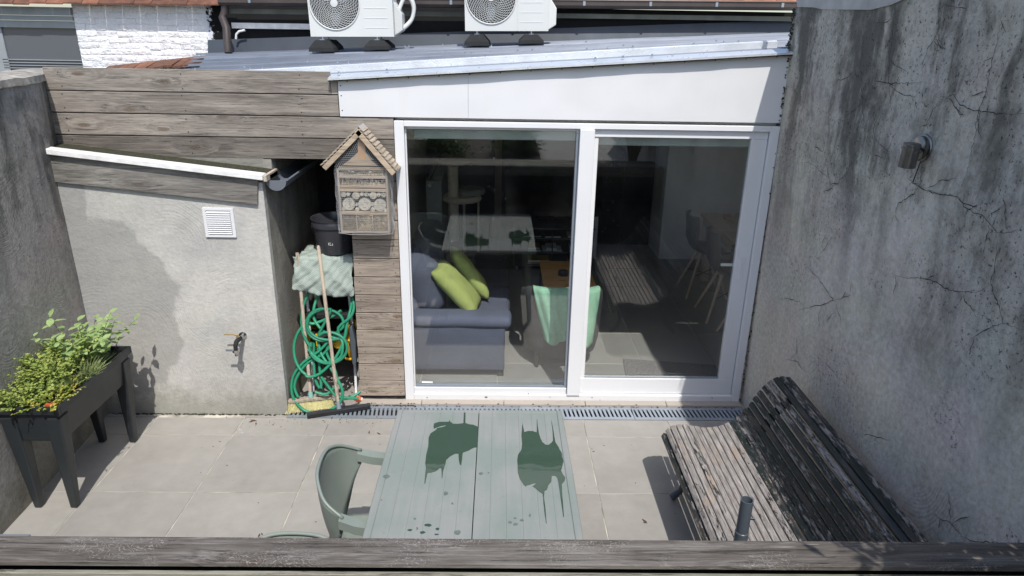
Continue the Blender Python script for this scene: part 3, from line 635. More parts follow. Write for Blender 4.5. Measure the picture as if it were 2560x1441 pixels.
# ---------------------------------------------------------------- shed
sh = thing('lean_to_shed', (-2.1, -.1, 0), 'low lean-to shed of pale cement render with a grey board and white roof trim', 'shed')
ft = lambda x: lerp(1.80, 1.655, (x + 2.75) / 1.28)
MB().prism([(-2.76, -.21, 0), (-1.474, -.21, 0), (-1.474, -.21, ft(-1.474)), (-2.76, -.21, ft(-2.76))], (0, .05, 0)).build('front_wall', M['wall_shed'], sh)
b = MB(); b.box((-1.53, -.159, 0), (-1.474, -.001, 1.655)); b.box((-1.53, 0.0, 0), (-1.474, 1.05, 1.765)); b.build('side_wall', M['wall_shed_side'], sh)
MB().prism([(-2.752, -.232, 1.650), (-1.512, -.232, 1.521), (-1.494, -.232, 1.678), (-2.766, -.232, 1.818)], (0, .0215, 0)).build('fascia_board', M['wood_fascia'], sh, bevel=.002)
tp = lambda x: lerp(1.862, 1.714, (x + 2.78) / 1.33)
MB().prism([(-2.785, -.262, tp(-2.785) - .034), (-1.452, -.262, tp(-1.452) - .034), (-1.452, -.262, tp(-1.452)), (-2.785, -.262, tp(-2.785))], (0, .075, 0)).build('roof_trim', M['paint_white'], sh, bevel=.003)
MB().prism([(-2.80, -.186, tp(-2.78) - .045), (-1.43, -.186, tp(-1.43) - .045), (-1.43, -.186, tp(-1.43) - .012), (-2.80, -.186, tp(-2.78) - .012)], (0, .184, 0)).build('roof_board', M['moss'], sh)
MB().box((-1.450, -.255, 1.672), (-1.430, -.03, 1.712)).build('edge_board', M['wood_pale_y'], sh, bevel=.002)
gt = MB(); rg = .064; gc_ = Vector((-1.392, 0, 1.668))
pr = [(gc_.x + rg * math.cos(a), gc_.z + rg * math.sin(a)) for a in np.linspace(math.pi, 2 * math.pi, 17)]; pi_ = [(gc_.x + (rg - .003) * math.cos(a), gc_.z + (rg - .003) * math.sin(a)) for a in np.linspace(2 * math.pi, math.pi, 17)]
gt.prism([(x, -.19, z) for x, z in pr + pi_], (0, .90, .006)); gt.tube([(gc_.x + rg + .004, -.19, gc_.z + .002), (gc_.x + rg + .004, .7, gc_.z + .006)], .007, 8)
go = gt.build('gutter', M['grey_plastic'], sh)
MB().prism([(x * 1.0, -.199, z) for x, z in pr] , (0, .008, 0)).box((gc_.x + rg - .01, -.199, gc_.z), (gc_.x + rg + .012, -.191, gc_.z + .014)).build('end_cap', M['grey_plastic'], go)
# vent grille
vt = MB(); vx0, vx1, vz0, vz1 = -1.866, -1.673, 1.303, 1.495; vt.box((vx0, -.222, vz0), (vx1, -.2105, vz0 + .018)); vt.box((vx0, -.222, vz1 - .018), (vx1, -.2105, vz1)); vt.box((vx0, -.222, vz0 + .0185), (vx0 + .02, -.2105, vz1 - .0185)); vt.box((vx1 - .02, -.222, vz0 + .0185), (vx1, -.2105, vz1 - .0185))
vo = vt.build('vent_grille', M['pvc'], sh, bevel=.001); MB().box((vx0 + .02, -.2115, vz0 + .018), (vx1 - .02, -.2103, vz1 - .018)).build('vent_back', M['dark_hole'], vo)
for i in range(11):
    z = lerp(vz0 + .022, vz1 - .034, i / 10); MB().hexa([(vx0 + .022, -.226, z), (vx1 - .022, -.226, z), (vx1 - .022, -.2125, z + .009), (vx0 + .022, -.2125, z + .009), (vx0 + .022, -.226, z + .0035), (vx1 - .022, -.226, z + .0035), (vx1 - .022, -.2125, z + .0125), (vx0 + .022, -.2125, z + .0125)]).build('louvre', M['pvc'], vo)
b = MB()
for i in range(220):
    t = random.random(); x = rnd(-2.7, -1.48); s = rnd(.002, .008); y = -.211 - abs(random.gauss(0, .006)); a = rnd(0, 6)
    b.hexa([(x + s * 1.6 * math.cos(a + k * 1.57), y + s * .5 * math.sin(a + k * 1.57), .0008 + dz) for dz in (0, s * .6) for k in range(4)])
b.build('moss_line', M['moss'], sh, kind='stuff')

# ---------------------------------------------------------------- buildings behind
bk = thing('rear_building', (.3, 3.6, 0), 'dark rear building with brown gutter and orange tile edge above the sheet roof', 'building')
MB().box((-3.02, 3.22, 1.9), (4.2, 3.4, 2.80)).build('wall', M['bitumen_and_shade'], bk)
def gline(uL, vL, uR, vR, y): return gy(uL, vL, y), gy(uR, vR, y)
A_, B_ = gline(560, 22, 1990, 42, 3.12)
def barx(A, B, y, h, d, name, mat, par=bk, bevel=0):
    return MB().hexa([(A.x, y, A.z - h), (B.x, y, B.z - h), (B.x, y + d, B.z - h), (A.x, y + d, A.z - h), (A.x, y, A.z), (B.x, y, B.z), (B.x, y + d, B.z), (A.x, y + d, A.z)]).build(name, mat, par, bevel=bevel)
barx(A_, B_ + Vector((.3, 0, 0)), 3.12, .045, .03, 'eaves_board', M['beam'])
A_, B_ = gline(555, -7, 1990, 5, 2.98); gl_ = MB()
prof = [(.0, 0), (.0, -.05), (.02, -.075), (.08, -.08), (.11, -.06), (.11, .0), (.105, 0), (.105, -.055), (.08, -.072), (.02, -.068), (.006, -.047), (.006, 0)]
gl_.prism([(A_.x - .05, 2.98 + a, A_.z + c_) for a, c_ in prof], (B_.x - A_.x + .5, 0, (B_.z - A_.z) * 1.06)); gl_.tube([(A_.x, 2.978, A_.z), (B_.x + .3, 2.978, B_.z)], .008, 8); go = gl_.build('gutter', M['gutter'], bk)
for i in range(9):
    t = (i + .4) / 8.6; MB().box((lerp(A_.x, B_.x, t) - .012, 2.968, lerp(A_.z, B_.z, t) - .052), (lerp(A_.x, B_.x, t) + .013, 2.9785, lerp(A_.z, B_.z, t) - .012)).build('bracket', M['metal_galv'], go)
for i in range(30):
    x = lerp(-.3, 3.0, i / 30); z = lerp(A_.z, B_.z, (x - A_.x) / (B_.x - A_.x)) + .004; dy = rnd(-.008, .008)
    MB().hexa([(x, 2.99 + dy, z), (x + .108, 2.99 + dy, z), (x + .108, 3.35, z + .16), (x, 3.35, z + .16), (x, 2.99 + dy, z + .016), (x + .108, 2.99 + dy, z + .016), (x + .108, 3.35, z + .18), (x, 3.35, z + .18)]).build('roof_tile', M['tile_orange'], bk)
A_, B_ = gline(578, 57, 775, 60, 3.14); barx(A_, B_, 3.14, .055, .03, 'white_board', M['paint_white'])
MB().tube([gy(590, 98, 3.1), gy(591, 86, 3.1), gy(598, 79, 3.1), gy(612, 76, 3.1)], .012, 10).build('white_pipe', M['pvc'], bk, smooth=True)
# downpipe
MB().tube([gy(563, 5, 3.05), gy(562, 30, 3.05), gy(556, 44, 3.04), gy(566, 70, 3.0), gy(570, 132, 2.96)], .038, 14).build('downpipe', M['gutter'], bk, smooth=True)

lb = thing('whitewashed_house', (-4.2, 3.4, 0), 'whitewashed brick house wall under red-brown roof tiles at the top left', 'building')
Wl = gy(186, 60, 3.2).x; Wr = gy(512, 60, 3.2).x
MB().box((Wl, 3.2085, 1.9), (Wr + .02, 3.5, 2.80)).build('wall', M['brick_white'], lb)
z = 1.99; row = 0; srcs = []
while z < 2.79:
    x = Wl - (.105 if row % 2 else 0)
    while x < Wr:
        xa, xb = max(x, Wl) + .003, min(x + .21, Wr + rnd(-.01, .01)) - .003
        if xb - xa > .04:
            full = xb - xa > .2
            if full and len(srcs) >= 5:
                s_ = random.choice(srcs); inst(s_, lb, Vector(((xa + xb) / 2, 3.212 + rnd(-.003, .003), z)) - wloc(lb), (rnd(-.02, .02), rnd(-.015, .015), rnd(-.02, .02)))
            else:
                mm = MB(); mm.box((xa - .002, 3.204, z - .0295), (xb + .002, 3.22, z + .0295)); mm.v = [(q0 + rnd(-.006, .006), q1 + (rnd(-.006, .004) if q1 < 3.21 else 0), q2 + rnd(-.006, .006)) for q0, q1, q2 in mm.v]
                o = mm.build('brick', M['brick_white'], lb, bevel=.007, origin=((xa + xb) / 2, 3.212, z), smooth='all', seg=2)
                if full: srcs.append(o)
        x += .211
    z += .0605; row += 1
m_ = N('flaking_white_over_black', .85, 0, .2); f_ = m_.noise(m_.pos(), 22, 6, .72); sx_ = m_.n('SeparateXYZ', {0: m_.pos()}).outputs[0]
g_ = m_.sstep(m_.math('ADD', f_, m_.math('MULTIPLY', m_.math('SUBTRACT', sx_, Wr + .07), -3.2)), .52, .56); m_.col(m_.mix(g_, (.006, .006, .007), (.62, .64, .68))); m_.bump(m_.math('ADD', g_, f_), .006)
MB().box((Wr + .0205, 3.2095, 1.9), (Wr + .19, 3.215, 2.80)).build('flaking_paint', m_.m, lb)
MB().box((Wr + .021, 3.21, 1.9), (Wr + .33, 3.5, 2.80)).build('wall', M['bitumen_and_shade'], lb)
# roof tiles at its eaves
x = gy(-60, 8, 3.05).x; k = 0
xe = gy(530, 8, 3.05).x
while x < xe:
    w_ = rnd(.16, .20); zb = gy(1280 + (x / 7.4) * 1705, 16, 3.05).z + (rnd(-.006, .006)) ; zb = 2.742 + (x + 4.6) * .012 + rnd(-.007, .007)
    MB().hexa([(x, 3.05, zb), (x + w_ - .004, 3.05, zb), (x + w_ - .004, 3.4, zb + .25), (x, 3.4, zb + .25), (x, 3.05, zb + .014), (x + w_ - .004, 3.05, zb + .014), (x + w_ - .004, 3.4, zb + .264), (x, 3.4, zb + .264)]).build('roof_tile', M['tile_red'], lb, origin=(x, 3.05, zb)); x += w_
# tile verge strip along the foot of the wall
P0, P1 = gy(250, 176, 3.0), gy(525, 146, 3.0)
for i in range(13):
    a_, c_ = P0.lerp(P1, i / 13), P0.lerp(P1, (i + .96) / 13); d_ = rnd(-.01, .01)
    MB().hexa([(a_.x, 2.9, a_.z - .05 + d_), (c_.x, 2.9, c_.z - .05 + d_), (c_.x, 3.19, c_.z + .02), (a_.x, 3.19, a_.z + .02), (a_.x, 2.9, a_.z - .03 + d_), (c_.x, 2.9, c_.z - .03 + d_), (c_.x, 3.19, c_.z + .035), (a_.x, 3.19, a_.z + .035)]).build('verge_tile', M['tile_red'], lb)
# window with shutter box at the far left
wl0 = gy(-80, 60, 3.2).x
win = MB(); 
for v0, v1, yy in ((17, 38, 3.17), (39, 51, 3.19), (52, 70, 3.21)):
    a_, c_ = gy(100, v1, yy), gy(100, v0, yy); win.box((wl0, yy, a_.z), (Wl - .004, 3.35, c_.z - .002))
wo = win.build('window', M['win_grey'], lb)
a_, c_ = gy(100, 84, 3.24), gy(100, 175, 3.24)
m_ = N('dull_house_pane', .12, 0, .6); m_.col((.10, .11, .125)); M['pane_dull'] = m_.m
MB().box((wl0, 3.24, 1.9), (Wl - .004, 3.26, gy(100, 70, 3.24).z)).build('window_pane', M['pane_dull'], wo)
b = MB()
for i in range(4):
    z = gy(100, 150 + i * 7, 3.22).z; b.box((wl0 + .25, 3.225, z - .006), (Wl - .01, 3.24, z + .002))
b.box((wl0, 3.225, 1.9), (gy(8, 100, 3.22).x, 3.24, 2.56)); b.build('frame_and_reflected_stripes', M['win_grey'], wo)  # the slats stand in for stripes reflected in the pane; the upright is frame

# ---------------------------------------------------------------- heat pump units on the roof
def ac_unit(px0, py0, px1, label, g, rot=0.0, loop=False, logo=False):
    a = gy(px0, py0, 2.4); W, H, D = .778, .56, .29
    t = thing('outdoor_unit', a, label, 'heat pump', g); t.rotation_euler = (0, R_(-.9), rot)
    L = Vector(wloc(t))
    def bd(mb, name, mat, par=t, **k):
        o = mb.build(name, mat, None, **k); o.parent = par; return o
    cxx, czz, rr = .245, .29, .232
    b = MB(); n = 48      # front sheet with a round fan opening
    sq = []
    for k in range(n):
        an = 2 * math.pi * k / n; ca, sa = math.cos(an), math.sin(an)
        s = min(((W * .63 - cxx) if ca > 0 else cxx) / abs(ca) if abs(ca) > 1e-6 else 9, ((H - czz) if sa > 0 else czz) / abs(sa) if abs(sa) > 1e-6 else 9); sq.append((cxx + ca * s, 0, czz + sa * s))
    for cx_, cz_ in ((0, 0), (W * .63, 0), (0, H), (W * .63, H)):
        i = min(range(n), key=lambda i: (sq[i][0] - cx_) ** 2 + (sq[i][2] - cz_) ** 2); sq[i] = (cx_, 0, cz_)
    ring = [(cxx + rr * math.cos(2 * math.pi * k / n), 0, czz + rr * math.sin(2 * math.pi * k / n)) for k in range(n)]; ring2 = [(x, .03, z) for x, _, z in ring]
    b.add(sq + ring + ring2, [(k, (k + 1) % n, (k + 1) % n + n, k + n) for k in range(n)] + [(k + n, (k + 1) % n + n, (k + 1) % n + 2 * n, k + 2 * n) for k in range(n)])
    b.box((0, .04, 0), (W * .63, D, H)); b.box((W * .63, -.004, 0), (W, D, H)); b.add([(0, 0, 0), (0, .04, 0), (0, .04, H), (0, 0, H), (W * .63, 0, 0), (W * .63, .04, 0), (W * .63, .04, H), (W * .63, 0, H)], [(0, 1, 2, 3), (0, 1, 5, 4), (3, 2, 6, 7)])
    body = bd(b, 'casing', M['ac_white'], bevel=.0)
    b = MB()
    for i in range(6): z = .075 + i * .085; b.box((W * .66, -.0065, z), (W * .93, -.0035, z + .004))
    bd(b, 'ridge_line', M['panel'])
    bd(MB().lathe([(.225, 0), (.001, 0)], 40, Matrix.Translation((cxx, .037, czz)) @ Matrix.Rotation(math.pi / 2, 4, 'X'), cap=False), 'fan_well', M['dark_hole'])
    b = MB()
    for k in range(3):
        a0 = k * 2.094; pts = [(cxx + r_ * math.cos(a0 + q), .03 + q * .012, czz + r_ * math.sin(a0 + q)) for r_, q in ((.05, 0), (.2, .3), (.21, .9), (.1, 1.1), (.05, .9))]; b.prism(pts, (0, .002, 0))
    bd(b, 'fan', M['grey_plastic'])
    b = MB()      # grille: rings and swept spokes
    for i, r_ in enumerate(np.linspace(.045, .225, 13)): b.tube([(cxx + r_ * math.cos(q), -.012 + .008 * (r_ / .225) ** 2, czz + r_ * math.sin(q)) for q in np.linspace(0, 2 * math.pi, 41)[:-1]], .0016, 5, closed=True)
    for k in range(40):
        b.tube([(cxx + r_ * math.cos(k / 40 * 6.2832 + (r_ - .04) * 5.2), -.013 + .008 * (r_ / .225) ** 2, czz + r_ * math.sin(k / 40 * 6.2832 + (r_ - .04) * 5.2)) for r_ in np.linspace(.045 if k % 2 else .09, .226, 9)], .0017, 4)
    b.tube([(cxx + .230 * math.cos(q), -.005, czz + .230 * math.sin(q)) for q in np.linspace(0, 2 * math.pi, 49)[:-1]], .006, 8, closed=True)
    b.lathe([(.036, 0), (.034, .006), (.001, .008)], 24, Matrix.Translation((cxx, -.010, czz)) @ Matrix.Rotation(math.pi / 2, 4, 'X'))
    bd(b, 'fan_grille', M['ac_white'])
    b = MB(); b.prism([(W + .0005, .06, .01), (W + .075, .06, .055), (W + .078, .06, .20), (W + .025, .06, .28), (W + .0005, .06, .31)], (0, .20, 0))
    bd(b, 'valve_cover', M['ac_white'], bevel=.008, seg=2)
    if logo:
        b = MB(); b.box((W * .695, -.0068, .395), (W * .775, -.004, .46)); lg = bd(b, 'label', plain('green_label', (.02, .30, .18), .5))
        tc = bpy.data.curves.new('label_text', 'FONT'); tc.body = 'R32'; tc.size = .034; tc.extrude = .0004; tc.align_x = 'CENTER'
        tob = bpy.data.objects.new('tmp', tc); C.objects.link(tob); dg_ = bpy.context.evaluated_depsgraph_get(); me = bpy.data.meshes.new_from_object(tob.evaluated_get(dg_)); bpy.data.objects.remove(tob)
        me.materials.clear(); me.materials.append(M['zip_white']); o = bpy.data.objects.new('label_text', me); C.objects.link(o); o.parent = lg; o.location = (W * .735, -.0074, .417); o.rotation_euler = (math.pi / 2, 0, 0)
        b = MB(); b.box((W * .702, -.0076, .401), (W * .768, -.0069, .412)); o = bd(b, 'label_bar', M['teal'], par=lg)
    # cable and pipe loop
    if loop:
        P = [(.80, .12, .17), (.835, .13, .27), (.88, .14, .345), (.93, .15, .33), (.955, .16, .25), (.935, .16, .16), (.885, .15, .10), (.81, .14, .045)]
        S = [Vector(q) for q in P]
        def cr_(t):
            i = min(int(t), len(S) - 2); u = t - i; p0, p1, p2, p3 = S[max(i - 1, 0)], S[i], S[i + 1], S[min(i + 2, len(S) - 1)]
            return .5 * ((2 * p1) + (p2 - p0) * u + (2 * p0 - 5 * p1 + 4 * p2 - p3) * u * u + (3 * p1 - p0 - 3 * p2 + p3) * u ** 3)
        for dy in (0, .034): bd(MB().tube([cr_(t) + Vector((0, dy, dy * .3)) for t in np.linspace(0, len(S) - 1, 30)], .018, 12), 'insulated_pipe', M['ac_white'], smooth=True)
    # stands
    for fx in (.11, .62):
        for fy in (.0, .24):
            gx_, gy_ = a.x + fx, a.y + fy; zr = rz(gx_, gy_) + .022 - a.z; top = -.03
            zr = rz(a.x + fx, gy_) + .02 - (a.z + fx * .0157)
            hw = .118; b = MB(); zt = top; zm = lerp(zr, zt, .35)
            for (zz0, w0, d0), (zz1, w1, d1) in (((zr, hw, .095), (zm, hw * .95, .09)), ((zm, hw * .95, .09), (zt, hw * .50, .060))):
                b.hexa([(fx - w0, fy - d0, zz0), (fx + w0, fy - d0, zz0), (fx + w0, fy + d0, zz0), (fx - w0, fy + d0, zz0), (fx - w1, fy - d1, zz1), (fx + w1, fy - d1, zz1), (fx + w1, fy + d1, zz1), (fx - w1, fy + d1, zz1)])
            ft_ = bd(b, 'rubber_foot', M['black'])
            b = MB(); b.box((fx - .022, fy - .035, zt + .0005), (fx + .022, fy + .035, zt + .006)); b.tube([(fx, fy, zt), (fx, fy, zt + .028)], .006, 8); b.hexa([(fx - .012, fy - .063, zt - .030), (fx + .012, fy - .063, zt - .030), (fx + .012, fy - .060, zt - .028), (fx - .012, fy - .060, zt - .028), (fx - .012, fy - .058, zt - .001), (fx + .012, fy - .058, zt - .001), (fx + .012, fy - .052, zt + .0), (fx - .012, fy - .052, zt + .0)])
            bd(b, 'bolt_plate', M['metal_galv'], par=ft_)
    return t
ac_unit(777, 92, 987, 'white outdoor heat pump unit on the roof with a looped insulated pipe at its side', 'heat pump units on the roof', 0, True, True)
ac_unit(1163, 78, 1370, 'white outdoor heat pump unit on the roof above the middle of the door', 'heat pump units on the roof', R_(-1), False, False)

# ---------------------------------------------------------------- outside tap
P = gy(612, 838, -.21); tp_ = thing('garden_tap', P, 'small outdoor tap with a lever, fixed to the pale shed wall', 'tap')
RX = Matrix.Rotation(math.pi / 2, 4, 'X')
MB().lathe([(.026, 0), (.026, .006), (.015, .010), (.013, .045)], 20, Matrix.Translation(P + Vector((-.012, -.0005, -.002))) @ RX).build('flange', M['chrome'], tp_, smooth=True)
Q = P + Vector((-.016, -.055, 0))
MB().tube([Q + Vector((.003, .012, 0)), Q, Q + Vector((-.008, -.035, -.008)), Q + Vector((-.012, -.052, -.030)), Q + Vector((-.012, -.054, -.055))], [.014, .016, .016, .014, .013], 12).build('spout', M['black'], tp_, smooth=True)
S_ = Q + Vector((-.012, -.054, -.055))
MB().lathe([(.013, .0), (.024, 0), (.024, -.008), (.023, -.018), (.012, -.02), (.011, -.04), (.012, -.046), (.001, -.046)], 20, Matrix.Translation(S_)).build('hose_coupling', M['chrome'], tp_, smooth=True)
MB().tube([Q + Vector((-.004, -.012, .014)), Q + Vector((-.008, -.014, .030)), Q + Vector((-.030, -.016, .036)), Q + Vector((-.092, -.018, .036))], [.012, .008, .0045, .0045], 8).build('lever', M['brass'], tp_, smooth=True)
MB().box(S_ + Vector((-.066, -.003, -.014)), S_ + Vector((-.024, .003, -.001))).build('tag', M['grey_plastic'], tp_)

# ---------------------------------------------------------------- insect hotel
yf = -.135; hx0, hx1, hz0, hz1 = -1.014, -.722, 1.331, 1.735; IH = thing('insect_hotel', (-.87, -.07, 1.32), 'wooden insect hotel with a gabled slat roof and chicken wire, hung beside the door', 'insect hotel')
b = MB(); b.box((hx0 - .012, yf + .004, hz0 - .014), (hx1 + .012, -.002, hz0 - .001)); b.box((hx0 - .012, yf + .004, hz0 - .0005), (hx0, -.002, hz1)); b.box((hx1, yf + .004, hz0 - .0005), (hx1 + .012, -.002, hz1)); b.box((hx0 + .0005, -.012, hz0), (hx1 - .0005, -.002, hz1 + .02)); b.build('box', M['hotelbox'], IH)
apx, apz = -.866, 1.985
b = MB(); b.prism([(hx0 - .02, yf + .02, hz1 + .001), (hx1 + .02, yf + .02, hz1 + .001), (apx, yf + .02, apz - .045)], (0, .110, 0)); b.build('gable', M['dark_hole'], IH)
b = MB(); b.prism([(-.99, yf + .006, 1.757), (-.765, yf + .006, 1.757), (-.812, yf + .006, 1.792), (-.938, yf + .006, 1.792)], (0, .0135, 0)); b.build('gable_board', M['wood_pale'], IH)
b = MB(); b.prism([(-.885, yf + .008, 1.7925), (-.84, yf + .008, 1.7925), (-.84, yf + .008, 1.90), (-.866, yf + .008, 1.935), (-.885, yf + .008, 1.91)], (0, .0115, 0)); b.build('gable_board', plain('orange_fir', (.5, .29, .14), .8), IH)
b = MB(); b.prism([(-.94, yf + .009, 1.793), (-.8855, yf + .009, 1.793), (-.8855, yf + .009, 1.84)], (0, .0105, 0)); b.prism([(-.8395, yf + .009, 1.793), (-.79, yf + .009, 1.793), (-.8395, yf + .009, 1.84)], (0, .0105, 0)); b.build('gable_board', M['wood_pale'], IH)
# shelves
for z0, z1 in ((1.728, 1.748), (1.676, 1.692), (1.617, 1.630), (1.591, 1.609), (1.440, 1.462)): MB().box((hx0 + .001, yf + .002, z0), (hx1 - .001, -.013, z1)).build('shelf', M['wood_pale'], IH, bevel=.001)
for x in (-.925, -.822): MB().box((x, yf + .004, hz0), (x + .008, -.013, 1.4395)).build('divider', M['hotelbox'], IH)
# logs and canes
def cyl(x, z, r, name, mat, y=yf + .003, holes=0, par=IH):
    o = MB().lathe([(r, 0), (r, .003), (r * .97, .0), (r * .97, .10)][2:] + [], 14 if r < .02 else 24, Matrix.Translation((x, y, z)) @ Matrix.Rotation(-math.pi / 2, 4, 'X')).build(name, mat, par, origin=(x, y, z))
    if holes:
        h = MB()
        for i in range(holes):
            a_, q = rnd(0, 6.28), r * math.sqrt(random.random()) * .8; h.lathe([(.0028, 0), (.0025, .0008)], 6, Matrix.Translation((x + q * math.cos(a_), y - .0002, z + q * math.sin(a_))) @ RX)
        h.build('drilled_hole', M['dark_hole'], o, kind='stuff')
for x, z, r in ((-.965, 1.507, .040), (-.864, 1.507, .041), (-.766, 1.503, .040)): cyl(x, z, r, 'log', M['log'], holes=16)
for x, z, r in ((-.916, 1.563, .024), (-.806, 1.566, .023), (-.995, 1.571, .017), (-.965, 1.572, .012), (-.878, 1.574, .012), (-.85, 1.573, .013), (-.770, 1.572, .013), (-.740, 1.571, .016), (-1.0, 1.475, .012), (-.913, 1.474, .013), (-.813, 1.474, .015), (-.815, 1.508, .012), (-.915, 1.505, .008), (-.733, 1.470, .009), (-.835, 1.57, .008), (-.89, 1.475, .0)): 
    if r: cyl(x, z, r, 'cane', M['log'], holes=3 if r > .012 else 0)
def reeds(x0, x1, z0, z1, r, name):
    h = MB(); hd_ = MB(); z = z0 + r; k = 0
    while z < z1:
        x = x0 + r + (r if k % 2 else 0)
        while x < x1 - r * .4:
            q = r * rnd(.7, 1.0); yy = yf + rnd(.004, .014); h.lathe([(q * .45, .004), (q, 0), (q, .03)], 7, Matrix.Translation((x, yy, z)) @ Matrix.Rotation(-math.pi / 2, 4, 'X'), cap=False)
            h.add([(x + q * .5 * math.cos(a_), yy + .006, z + q * .5 * math.sin(a_)) for a_ in np.linspace(0, 6.28, 7)[:-1]], [tuple(range(6))]) if random.random() < .5 else None
            x += r * 2.02
        z += r * 1.78; k += 1
    h.build(name, M['reed'], IH, kind='stuff')
reeds(hx0, -.925, hz0, 1.438, .0048, 'reeds'); reeds(-.917, -.822, hz0, 1.438, .0062, 'reeds'); reeds(-.814, hx1, hz0, 1.438, .0052, 'reeds'); reeds(hx0, hx1, 1.693, 1.725, .011, 'reeds'); 
MB().box((hx0, yf + .03, hz0), (hx1, -.0125, 1.60)).build('backing', M['dark_hole'], IH)
h = MB()
for i in range(170):
    x, z, s = rnd(hx0 + .01, hx1 - .01), 1.632 + random.random() ** 1.6 * .035, rnd(.004, .011); Mr = Matrix.Translation((x, yf + rnd(.012, .05), z)) @ Euler((rnd(0, 6), rnd(0, 6), rnd(0, 6))).to_matrix().to_4x4(); h.box((-s, -s * .4, -s * .2), (s, s * .4, s * .2), Mr)
h.build('bark_chips', M['reed'], IH, kind='stuff'); MB().box((hx0, -.06, 1.631), (hx1, -.0125, 1.675)).build('backing', M['dark_hole'], IH)
# roof: barge boards and slats
eL, eR = Vector((-1.108, 0, 1.752)), Vector((-.650, 0, 1.722)); ap = Vector((apx, 0, apz))
for e, nm in ((eL, 0), (eR, 1)):
    d = (e - ap).normalized(); nn = Vector((-d.z, 0, d.x)) if nm == 0 else Vector((d.z, 0, -d.x)); nn = nn if nn.z > 0 else -nn
    p0 = ap - d * (0 if nm == 0 else .004); MB().prism([p0 + Vector((0, yf - .030, 0)), e + Vector((0, yf - .030, 0)), e - nn * .032 + Vector((0, yf - .030, 0)), p0 - nn * .032 + Vector((0, yf - .030, 0))], (0, .022, 0)).build('barge_board', M['wood_pale'], IH, bevel=.0015)
    Ln = (e - ap).length; n = 12
    for i in range(n):
        s0, s1 = Ln * (i + .0) / n, Ln * (i + 1.0) / n; q0, q1 = ap + d * s0, ap + d * s1
        MB().prism([q0 + nn * .002, q1 + nn * .011, q1 + nn * .017, q0 + nn * .008], (0, .155, 0)).build('roof_slat', M['wood_pale_y'], IH)
for o in IH.children:
    if o.name.startswith('roof_slat'): o.location.y += yf - .026
MB().prism([(apx - .02, yf - .027, apz - .008), (apx, yf - .027, apz + .019), (apx + .022, yf - .027, apz - .006), (apx, yf - .027, apz + .014)], (0, .157, 0)).build('ridge_strip', M['lead'], IH)
MB().prism([(apx - .03, yf - .0285, apz - .036), (apx, yf - .0285, apz + .004), (apx + .03, yf - .0285, apz - .040)], (0, .05, 0)).build('apex_block', M['wood_pale'], IH)
# chicken wire: one hexagonal net bent over front and both sides
hw = MB(); cell = .0128; hh = cell * .62
def wseg(f, a_, c_): hw.tube([f(*a_), f(*c_)], .0009, 3, caps=False)
def net(f, u0, u1, v0, v1, inside=lambda u, v: True):
    nu = int((u1 - u0) / cell); nv = int((v1 - v0) / (hh * 1.5))
    for j in range(nv):
        for i in range(nu):
            u = u0 + (i + (.5 if j % 2 else 0)) * cell; v = v0 + j * hh * 1.5
            A1, A2, A3, A4 = (u, v), (u + cell / 2, v + hh * .5), (u + cell, v), (u + cell / 2, v + hh * 1.5)
            if inside(u, v): wseg(f, A1, A2); wseg(f, A2, A3); wseg(f, A2, A4)
sag = lambda u, v: .004 * math.sin(u * 31 + v * 17) + .003 * math.sin(v * 43)
net(lambda u, v: Vector((u, yf - .006 - abs(sag(u, v)), v)), hx0 - .022, hx1 + .022, hz0 - .012, 1.935, lambda u, v: v < 1.755 or abs(u - apx) < (1.945 - v) * 1.02)
net(lambda u, v: Vector((hx1 + .022 + .004 + abs(sag(u, v)), u, v)), yf, 0, hz0 - .012, 1.74); net(lambda u, v: Vector((hx0 - .026 - abs(sag(u, v)), u, v)), yf, 0, hz0 - .012, 1.74)
hw.tube([(hx0 - .025, yf - .008, hz0 - .012), (hx0 + .05, yf - .012, hz0 - .020), (hx1 - .05, yf - .011, hz0 - .021), (hx1 + .026, yf - .006, hz0 - .014), (hx1 + .026, -.01, hz0 - .014)], .0014, 5)
hw.build('wire_mesh', M['wire'], IH, kind='stuff')

# ---------------------------------------------------------------- recess contents
# sack over the cart
def sackpt(u, v):
    x = lerp(-1.40, -1.004, u) + .012 * nz(v * 4, u, 1); 
    if v < .35: y = lerp(.34, .055, v / .35); z = 1.095 + .012 * nz(u * 5, v * 9) - .02 * (u - .5) ** 2 * 4
    else: q = (v - .35) / .65; y = .052 - .055 * math.sin(q * 1.9) + .018 * nz(u * 6, q * 5, 1, 4); z = 1.095 - q * lerp(.225, .275, u) - .022 * math.sin(u * 3.1)
    return (x + (.03 * (1 - u) * (v - .35) * -1 if v > .35 else 0), y, z)
sk = MB(); grid_sheet(sk, sackpt, 36, 34); so_ = sk.build('woven_sack', M['sack'], None, smooth='all', origin=(-1.2, .1, .85)); md = so_.modifiers.new('t', 'SOLIDIFY'); md.thickness = .004
tag(so_, 'pale green woven plastic sack draped under the dark bucket in the recess', 'sack')
P = Vector((-1.150, .185, 1.098)); bu = thing('bucket', P, 'black plastic bucket with a thin wire handle standing on the sack', 'bucket')
MB().lathe([(.001, .004), (.112, .004), (.114, 0), (.122, .0), (.142, .185), (.150, .187), (.151, .212), (.145, .232), (.152, .234), (.153, .242), (.146, .242), (.142, .228), (.118, .012), (.001, .012)], 48, Matrix.Translation(P), cap=False).build('pail', M['bucket'], bu, smooth=True)
MB().tube([P + Vector((-.150 * math.cos(t * .0) * math.cos(t), -.138 * math.sin(t) * .6 - .02, .19 - .05 * math.sin(t * 1.0))) for t in np.linspace(0, math.pi * .55, 12)], .0022, 6).build('wire_handle', M['chrome'], bu)
b = MB()
